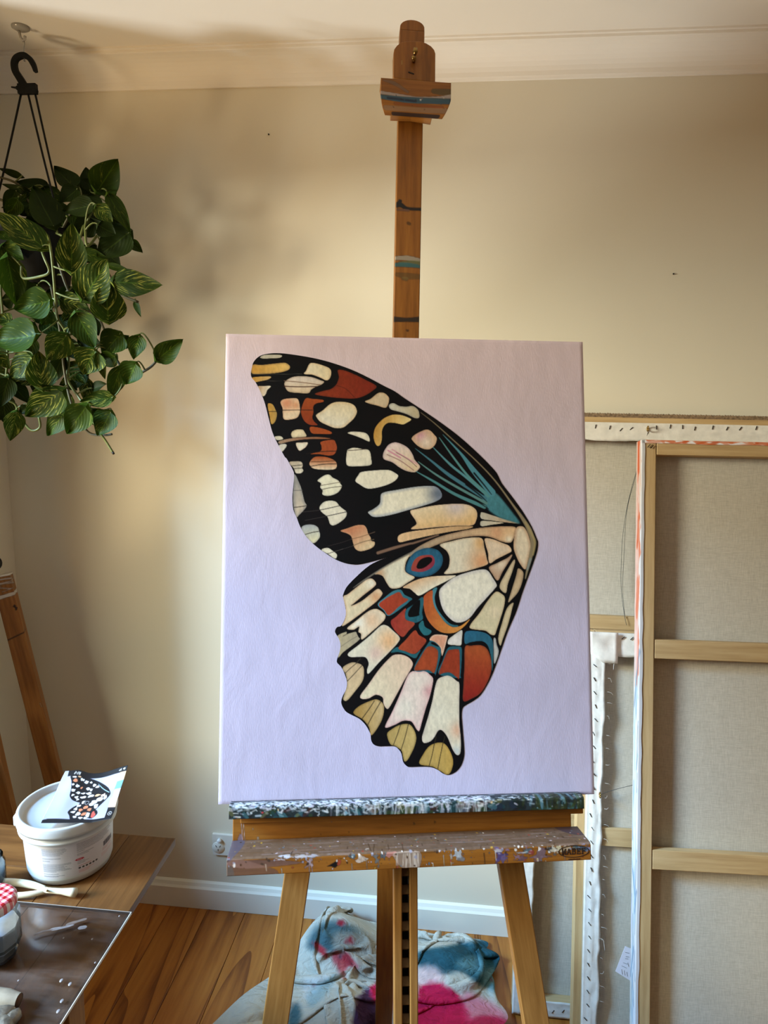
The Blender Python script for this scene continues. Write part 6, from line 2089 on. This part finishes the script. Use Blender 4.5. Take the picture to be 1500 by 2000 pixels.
rp.line([(X(.945) + 4 * math.cos(a), Y(.87) + 4 * math.sin(a)) for a in th], 1, (220, 220, 224), smooth=False)
rp.blob(X(.945), Y(.87), 1.2, 1.2, (220, 220, 224))
# clock digits 2:28, signal bars
SEG = {'2': 'abged', '8': 'abcdefg'}
SP_ = dict(a=((0, 0), (1, 0)), b=((1, 0), (1, 1)), c=((1, 1), (1, 2)), d=((0, 2), (1, 2)), e=((0, 1), (0, 2)), f=((0, 0), (0, 1)), g=((0, 1), (1, 1)))
ox_ = X(.175)
for ch in '2:28':
    if ch == ':':
        rp.blob(ox_, Y(.055), .6, .6, (240, 240, 240)); rp.blob(ox_, Y(.085), .6, .6, (240, 240, 240)); ox_ += 2.4
        continue
    for s_ in SEG[ch]:
        (xa_, ya_), (xb_, yb_) = SP_[s_]
        rp.line([(ox_ + xa_ * 2.2, Y(.04) + ya_ * 2.6), (ox_ + xb_ * 2.2, Y(.04) + yb_ * 2.6)], .9, (240, 240, 240))
    ox_ += 4.2
for k in range(3):
    rp.line([(X(.88) + k * 2, Y(.065)), (X(.88) + k * 2, Y(.065) - 1.4 - k * 1)], 1.1, (230, 230, 230))
rp.blob(X(.955), Y(.045), 2.2, 1.8, (226, 240, 226))
# little wing
rp.poly(q(.13, .13, .22, .10, .36, .10, .52, .15, .66, .24, .78, .36, .85, .48, .86, .55, .80, .66, .72, .78, .74, .80, .76, .86, .70, .93, .62, .92, .60, .96, .48, .97, .40, .95, .36, .88, .32, .82, .36, .74, .44, .65, .38, .62, .30, .58, .24, .50, .22, .38, .18, .24), BK)
r = np.random.default_rng(23)
for (u, v, a, b, c_) in ((.20, .15, 4, 2, 0), (.27, .13, 4, 2, 1), (.33, .17, 4, 3, 0), (.24, .21, 5, 3, 2), (.40, .20, 5, 3, 0), (.47, .20, 3, 2, 0), (.54, .26, 4, 3, 0), (.60, .30, 4, 3, 0), (.22, .29, 3, 2, 0), (.29, .30, 4, 3, 0), (.36, .32, 3, 2, 2), (.46, .33, 5, 3, 0), (.52, .35, 3, 3, 0), (.26, .39, 4, 3, 0), (.34, .42, 4, 3, 0), (.42, .43, 5, 2, 0), (.50, .43, 6, 3, 0),
                         (.28, .48, 3, 3, 0), (.35, .52, 4, 3, 0), (.45, .52, 6, 3, 0), (.56, .50, 7, 3, 0), (.66, .50, 6, 3, 1), (.38, .57, 3, 2, 0), (.76, .52, 5, 4, 3), (.80, .58, 3, 5, 0), (.72, .60, 6, 5, 0), (.50, .63, 7, 4, 0), (.64, .66, 7, 5, 0), (.44, .70, 5, 3, 0), (.56, .74, 5, 3, 2), (.50, .78, 4, 3, 2), (.42, .76, 4, 3, 0), (.62, .78, 4, 3, 2), (.40, .82, 5, 2, 0), (.48, .85, 5, 3, 0), (.56, .85, 5, 3, 2), (.70, .86, 5, 5, 4), (.62, .87, 4, 4, 0), (.44, .90, 4, 2, 0), (.53, .92, 5, 2, 0), (.60, .92, 3, 2, 0), (.70, .72, 4, 4, 0)):
    rp.blob(X(u), Y(v), a, b, [(226, 226, 230), (206, 166, 130), (206, 130, 96), (216, 186, 166), (200, 90, 80)][c_], rng=r)
rp.poly([(X(.545) + 7 * math.cos(a), Y(.645) + 6 * math.sin(a)) for a in th], BK)
rp.line([(X(.545) + 4.4 * math.cos(a), Y(.645) + 3.6 * math.sin(a)) for a in th], 1, (170, 170, 176), smooth=False)
for k in range(5):
    rp.line(q(.60 + k * .025, .24 + k * .03, .70 + k * .02, .36 + k * .02, .83, .48), .8, (150, 190, 206))
paint_attr(me, rp.c.reshape(-1, 4))
me.materials.append(M_print)
ob = bpy.data.objects.new('reference_print', me)
so = ob.modifiers.new('thickness', 'SOLIDIFY')
so.thickness = .0003
link(ob)
tag(ob, 'creased printed phone picture of a butterfly wing lying on the bucket lid', 'printed picture')
center(ob)

# brushes with cream handles
M_cream = plain('cream_handle', (222, 214, 190), .35, .03, 20)
b0_, b1_ = at_z(148, 1741, TZ + .010), at_z(-30, 1722, TZ + .010)
mk = lambda P, R, nm, mt, par: MB().tube(P, R, 12).build(nm, mt, par, smooth=True)
br1 = empty('plastic_tongs', b0_ * V(1, 1, 0) + V(0, 0, TZ), 'cream plastic handles joined like tongs, lying in front of the white bucket', 'tongs')
mk(spline(np.array([at_z(x_, y_, TZ + h_) for x_, y_, h_ in ((90, 1737, .0095), (65, 1729, .0095), (35, 1724, .0095), (5, 1723, .0095), (-30, 1726, .0095))]), False, 4), np.interp(np.linspace(0, 1, 17), [0, .3, 1], [.0042, .0062, .0062]), 'arm', M_cream, br1)
mk(spline(np.array([at_z(x_, y_, TZ + h_) for x_, y_, h_ in ((90, 1740, .0075), (65, 1746, .0075), (38, 1749, .0075), (5, 1749, .0075), (-30, 1747, .0075))]), False, 4), np.interp(np.linspace(0, 1, 17), [0, .3, 1], [.004, .0052, .0052]), 'arm', M_cream, br1)
mk(np.array([at_z(x_, y_, TZ + .0095) for x_, y_ in ((86, 1738), (100, 1739.5), (120, 1741), (140, 1743), (148, 1743.5))]), np.array([.0045, .0046, .005, .0072, .0078]), 'flared_end', M_cream, br1)
mk(np.array([at_z(92, 1739.5, TZ + .016), at_z(92, 1739.5, TZ + .012)]), .0018, 'rivet', M_brass, br1)

# jam jar with gingham lid
J0 = at_z(-2, 1896, TZ + .006)
JR = .5 * np.linalg.norm(at_z(39, 1760, TZ + .09) - at_z(-45, 1760, TZ + .09))
JR = .036
jc = at_z(37, 1870, TZ + .006) - V(JR, 0, 0)
jar = empty('jam_jar', V(jc[0], jc[1], TZ + .0058), 'glass jam jar of grey-blue water with red gingham lid at the left edge', 'jar')
JM = Matrix.Translation(Vector((jc[0], jc[1], TZ + .0058)))
JH = .098
M_jar, nt, b_, N_, L_n = new_mat('jar_glass')
gb = N_('ShaderNodeBsdfGlossy')
gb.inputs['Roughness'].default_value = .06
tb = N_('ShaderNodeBsdfTransparent')
tb.inputs[0].default_value = (.95, .97, .98, 1)
fr_ = N_('ShaderNodeFresnel')
fr_.inputs[0].default_value = 1.5
mx = N_('ShaderNodeMixShader')
L_n(fr_.outputs[0], mx.inputs[0])
L_n(tb.outputs[0], mx.inputs[1])
L_n(gb.outputs[0], mx.inputs[2])
n_a, _ = noise_chain(nt, 30, 3)
L_n(mx.outputs[0], nt.nodes['Material Output'].inputs[0])
MB().lathe([(0, .001), (JR * .78, .001), (JR * .84, .004), (JR, .020), (JR, JH - .026), (JR * .86, JH - .016), (JR * .86, JH - .004)], 10).build('glass', M_jar, jar, JM)
MB().lathe([(0, .005), (JR * .74, .005), (JR * .93, .021), (JR * .93, .052), (0, .052)], 10).build('water', plain('dirty_water', (186, 200, 216), .2, .08, 30), jar, JM)
MB().lathe([(0, .0055), (JR * .75, .0055), (JR * .935, .0215), (JR * .935, .026), (JR * .7, .026)], 10).build('sediment', plain('sediment', (104, 116, 122), .5, .1, 60), jar, JM)
LRd = JR * .95
nu = 120
prf = [(0, JH + .001), (LRd * .80, JH + .001), (LRd * .90, JH + .0005), (LRd * .99, JH - .004), (LRd, JH - .012), (LRd * .96, JH - .015)]
Mg, nt, b_, N_, L_n = new_mat('red_gingham')
tcg = N_('ShaderNodeTexCoord')
mpg = N_('ShaderNodeMapping')
mpg.inputs['Rotation'].default_value = (0, 0, .35)
mpg.inputs['Scale'].default_value = (1 / .0105, 1 / .0105, 1)
L_n(tcg.outputs['Object'], mpg.inputs[0])
sg = N_('ShaderNodeSeparateXYZ')
L_n(mpg.outputs[0], sg.inputs[0])
hs = []
for k in (0, 1):
    f1 = N_('ShaderNodeMath'); f1.operation = 'FRACT'
    L_n(sg.outputs[k], f1.inputs[0])
    g1 = N_('ShaderNodeMath'); g1.operation = 'GREATER_THAN'; g1.inputs[1].default_value = .5
    L_n(f1.outputs[0], g1.inputs[0])
    hs.append(g1)
ag = N_('ShaderNodeMath'); ag.operation = 'ADD'
L_n(hs[0].outputs[0], ag.inputs[0]); L_n(hs[1].outputs[0], ag.inputs[1])
hg = N_('ShaderNodeMath'); hg.operation = 'MULTIPLY'; hg.inputs[1].default_value = .5
L_n(ag.outputs[0], hg.inputs[0])
rg = ramp(nt, hg.outputs[0], [(0, (236, 232, 238)), (.45, (214, 120, 132)), (.9, (176, 24, 34))])
rg.color_ramp.interpolation = 'CONSTANT'
L_n(rg.outputs[0], b_.inputs['Base Color'])
b_.inputs['Roughness'].default_value = .3
MB().lathe(prf, 48).build('lid', Mg, jar, JM, True)

# a second jar, only its shoulder in the picture
j2 = at_z(-47, 1752, TZ + .006)
jar2 = empty('glass_jar', V(j2[0], j2[1], TZ), 'grey glass jar cut by the left picture edge, behind the gingham lid', 'jar')
JM2 = Matrix.Translation(Vector((j2[0], j2[1] + .03, TZ + .0006)))
MB().lathe([(0, .001), (.026, .001), (.030, .006), (.030, .046), (.027, .052), (.027, .058)], 24).build('glass', M_jar, jar2, JM2, True)
MB().lathe([(0, .004), (.0275, .006), (.0275, .042), (0, .042)], 24).build('water', plain('grey_water', (96, 108, 116), .25, .1, 30), jar2, JM2, True)

# roll and lumps at the very front
c0_, c1_ = at_z(-14, 1948, TZ + .019), at_z(37, 1955, TZ + .018)
ax = unit(c1_ - c0_)
roll = empty('pale_tube', c0_ * V(1, 1, 0) + V(0, 0, TZ + .0058), 'smudged pale tube with dark open end lying at the front left of the mixing sheet', 'tube')
M_card = plain('smudged_card', (150, 140, 124), .7, .12, 50, bmp=.3)
m = MB()
m.tube([c0_ - ax * .05, c0_, c0_ + ax * .02, c1_ - ax * .012, c1_], [.0125, .0130, .0130, .0118, .0098], 20, cap=False)
m.build('tube', M_card, roll, smooth=True)
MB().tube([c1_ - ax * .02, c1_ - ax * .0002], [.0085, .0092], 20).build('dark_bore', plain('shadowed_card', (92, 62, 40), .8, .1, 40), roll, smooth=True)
GRK = 'grey lumps at the front of the mixing sheet'
M_lump = plain('crusted_metal_tube', (110, 104, 94), .5, .35, 70, .3, bmp=.6)
for i, (qx, qy, s_, lab_) in enumerate(((2, 1982, .0125, 'small crusty grey lump in front of the pale tube, leftmost of three'), (22, 1990, .0105, 'small crusty grey lump in front of the pale tube, rightmost of three'), (8, 2004, .012, 'small crusty grey lump in the lower left corner, nearest the camera of three'))):
    c_ = at_z(qx, qy, TZ + .0052 + s_ * .8)
    m = MB().ball((0, 0, 0), s_, 8, (1.5, 1, .8))
    rv = random.Random(i)
    m.v = [(a * rv.uniform(.88, 1.1), b * rv.uniform(.88, 1.1), c * rv.uniform(.92, 1.0)) for a, b, c in m.v]
    ob = m.build('grey_lump', M_lump, None, Matrix.Translation(Vector(c_)) @ Matrix.Rotation(.5 + i * .9, 4, 'Z'), True)
    tag(ob, lab_, 'lump', GRK)

# ------------------------------------------------------------------ drop cloth heaped on the floor
NC = 112
CW, CH = 1.0, .98
X0c, X1c, Y0c, Y1c = -.60, .175, 1.16, 1.852
rc = np.random.default_rng(77)
u_, v_ = np.meshgrid(np.linspace(0, 1, NC), np.linspace(0, 1, NC))
Pc = np.zeros((NC, NC, 3))
Pc[..., 0] = X0c + (X1c - X0c) * u_ + (vnoise(NC, NC, 22, 22, rc) - .5) * .10
Pc[..., 1] = Y0c + (Y1c - Y0c) * v_ + (vnoise(NC, NC, 22, 22, rc) - .5) * .10
Pc[..., 2] = .01 + .10 * vnoise(NC, NC, 20, 14, rc) ** 1.5 + .05 * vnoise(NC, NC, 8, 9, rc)
MOUND = lambda P: .004 + .105 * np.exp(-((P[..., 0] + .30) / .13) ** 2 - ((P[..., 1] - 1.75) / .10) ** 2) + .07 * np.exp(-((P[..., 0] - .02) / .12) ** 2 - ((P[..., 1] - 1.70) / .10) ** 2) + .085 * np.exp(-((P[..., 0] + .22) / .14) ** 2 - ((P[..., 1] - 1.52) / .08) ** 2) + .06 * np.exp(-((P[..., 0] - .10) / .10) ** 2 - ((P[..., 1] - 1.48) / .09) ** 2) + .05 * np.exp(-((P[..., 0] + .46) / .07) ** 2 - ((P[..., 1] - 1.47) / .12) ** 2)
LEGF = foot[:2]
LEGD = (topp - foot) / (topp - foot)[2]
lx_, ly_ = CW / (NC - 1), CH / (NC - 1)
Vc = np.zeros_like(Pc)
# the heap narrows towards its far left: pull the far-left corner in
def keep_in(P):
    lim = X0c + np.clip((P[..., 1] - 1.42) / .42, 0, 1) * .30
    P[..., 0] = np.clip(P[..., 0], lim, X1c)
    P[..., 1] = np.clip(P[..., 1], Y0c - .1, Y1c)
    P[:, 0, 0] += .35 * (lim[:, 0] - P[:, 0, 0])
    P[:, -1, 0] += .35 * (X1c - .03 + .03 * np.sin(P[:, -1, 1] * 17) + .012 * np.sin(P[:, -1, 1] * 53) - P[:, -1, 0])
    P[-1, :, 1] += .35 * (Y1c - .03 + .02 * np.sin(P[-1, :, 0] * 21) + .008 * np.sin(P[-1, :, 0] * 60) - P[-1, :, 1])
    P[0, :, 1] += .35 * (Y0c - P[0, :, 1])
    seg_ = LEGD[:2] * .16
    tq_ = np.clip(((P[..., 0] - LEGF[0]) * seg_[0] + (P[..., 1] - LEGF[1]) * seg_[1]) / (seg_ @ seg_), -.15, 1)
    ds_ = np.hypot(P[..., 0] - LEGF[0] - tq_ * seg_[0], P[..., 1] - LEGF[1] - tq_ * seg_[1])
    near_ = np.exp(-(ds_ / .065) ** 2)
    P[..., 2] = np.maximum(P[..., 2], .004 + (MOUND(P) - .004) * (1 - near_))
    P[..., 2] = np.where(ds_ < .046, np.minimum(P[..., 2], .007), P[..., 2])


def relax(P, a, b, rest, k):
    d = P[b] - P[a]
    l_ = np.linalg.norm(d, axis=-1, keepdims=True) + 1e-9
    c = d * (.5 * k * (l_ - rest) / l_)
    P[a] += c
    P[b] -= c


cons = []
ld = math.hypot(lx_, ly_)
for o in (0, 1):
    cons.append(((slice(None), slice(o, NC - 1, 2)), (slice(None), slice(o + 1, NC, 2)), lx_, 1.))
    cons.append(((slice(o, NC - 1, 2), slice(None)), (slice(o + 1, NC, 2), slice(None)), ly_, 1.))
    cons.append(((slice(o, NC - 1, 2), slice(0, NC - 1)), (slice(o + 1, NC, 2), slice(1, NC)), ld, .6))
    cons.append(((slice(o, NC - 1, 2), slice(1, NC)), (slice(o + 1, NC, 2), slice(0, NC - 1)), ld, .6))
for st_, kk in ((3, .12),):
    for o in range(0, 2 * st_):
        pass
for st_ in (4,):
    for o in range(2 * st_):
        ia = np.concatenate([np.arange(o + k_, NC - st_, 2 * st_) for k_ in (0,)])
        cons.append(((slice(None), ia), (slice(None), ia + st_), st_ * lx_, .10))
        cons.append(((ia, slice(None)), (ia + st_, slice(None)), st_ * ly_, .10))
for o in (0, 1, 2, 3):
    ia = np.arange(o, NC - 2, 4)
    cons.append(((slice(None), ia), (slice(None), ia + 2), 2 * lx_, .28))
    cons.append(((ia, slice(None)), (ia + 2, slice(None)), 2 * ly_, .28))
for step in range(90):
    old = Pc.copy()
    Vc[..., 2] -= .0012
    Pc = Pc + Vc * .92
    for it in range(4):
        for a, b, rest, k in cons:
            n_a = tuple(min(s.stop if isinstance(s, slice) and s.stop is not None else NC, NC) for s in a)
            A_, B_ = Pc[a], Pc[b]
            sh = tuple(min(p, q) for p, q in zip(A_.shape[:2], B_.shape[:2]))
            d = B_[:sh[0], :sh[1]] - A_[:sh[0], :sh[1]]
            l_ = np.linalg.norm(d, axis=-1, keepdims=True) + 1e-9
            c = d * (.5 * k * (l_ - rest) / l_)
            A_ = A_.copy(); B_ = B_.copy()
            A_[:sh[0], :sh[1]] += c
            Pc[a] = A_
            B2_ = Pc[b].copy()
            B2_[:sh[0], :sh[1]] -= c
            Pc[b] = B2_
        keep_in(Pc)
    Vc = Pc - old
    fl = Pc[..., 2] < .006
    Vc[fl] *= .2
Pc[..., 2] += 0.0
me = grid_mesh(Pc, 'drop_cloth')
WX, WY = 430, 1760
rs = Ras(590, 260, (186, 181, 167), 1)
r = np.random.default_rng(29)
TL_c, MAG = (26, 70, 82), (186, 20, 66)
z_ = lambda s: np.array([(float(a) - WX, float(b) - WY) for a, b in (t_.split(',') for t_ in s.split())])
for s_, c_, sf, al in (('600,1850 615,1812 650,1796 695,1812 720,1840 690,1856 650,1862', (44, 74, 82), 16, .85), ('660,1820 730,1830 742,1880 715,1912 680,1890 650,1850', (150, 140, 126), 14, .8),
                       ('818,1858 880,1846 930,1836 985,1838 990,1905 975,1934 940,1925 900,1898 860,1902 818,1890', TL_c, 8, .95), ('890,1880 930,1866 945,1890 920,1900', (120, 160, 164), 12, .6), ('940,1900 965,1890 975,1925 960,1945 945,1930', (150, 176, 176), 10, .5),
                       ('816,1890 850,1888 868,1915 850,1935 816,1935', (216, 176, 170), 14, .8), ('816,1934 850,1918 872,1926 900,1948 925,2020 816,2020', MAG, 6, .97), ('905,1940 960,1960 1000,1990 1000,2020 930,2020', (220, 110, 140), 16, .7), ('930,1985 985,1990 1000,2020 915,2020', MAG, 8, .8),
                       ('690,2020 692,1965 705,1940 735,1930 740,2020', (62, 34, 62), 6, .95), ('722,1928 742,1920 742,1955 730,1955', (214, 40, 90), 5, .95), ('560,2010 566,1970 582,1960 588,1985 575,2010', (44, 82, 94), 8, .85),
                       ('592,1915 640,1905 628,1925 600,1955', (206, 206, 206), 10, .6), ('600,1940 650,1905 656,1912 612,1965', (120, 150, 156), 8, .6), ('610,1842 622,1844 642,1866 634,1872', (160, 40, 50), 3, .95),
                       ('648,1868 660,1858 680,1880 672,1900 662,1896', (164, 50, 58), 5, .85), ('668,1862 682,1862 692,1884 676,1884', (160, 44, 54), 4, .9), ('658,1800 668,1794 674,1806 660,1806', (140, 34, 50), 2.5, .95), ('674,1836 686,1830 690,1840 678,1842', (136, 28, 44), 2.5, .95),
                       ('664,1880 672,1880 674,1910 668,1905', (186, 90, 86), 5, .7), ('690,1880 700,1884 700,1892 692,1890', (190, 80, 84), 4, .7), ('460,2000 560,1900 575,1930 540,2000', (190, 184, 166), 16, .5)):
    rs.poly(z_(s_), c_, soft=sf, alpha=al, mott=.12)
for k in range(60):
    rs.blob(r.uniform(20, 570), r.uniform(30, 250), r.uniform(.5, 1.6), r.uniform(.5, 1.6), [(120, 40, 50), (60, 70, 90), (90, 80, 60), (40, 60, 66)][r.integers(4)], .8, r)
pj = project(Pc.reshape(-1, 3))
ix = np.clip((pj[:, 0] - WX).astype(int), 0, rs.w - 1)
iy = np.clip((pj[:, 1] - WY).astype(int), 0, rs.h - 1)
paint_attr(me, rs.c[iy, ix])
M_cloth, nt, b_, N_, L_n = new_mat('stained_cotton')
at = N_('ShaderNodeAttribute')
at.attribute_name = 'paint'
L_n(at.outputs['Color'], b_.inputs['Base Color'])
b_.inputs['Roughness'].default_value = .85
b_.inputs['Specular IOR Level'].default_value = .15
nz, _ = noise_chain(nt, 26, 6, (1, 1.7, 1), dist=1.6)
bump(nt, b_, nz.outputs[0], .75, .012)
me.materials.append(M_cloth)
ob = bpy.data.objects.new('drop_cloth', me)
sb = ob.modifiers.new('smooth', 'SUBSURF')
sb.levels = sb.render_levels = 1
link(ob)
center(ob)
tag(ob, 'crumpled white drop cloth stained teal and magenta, heaped on the floor behind the easel', 'drop cloth')
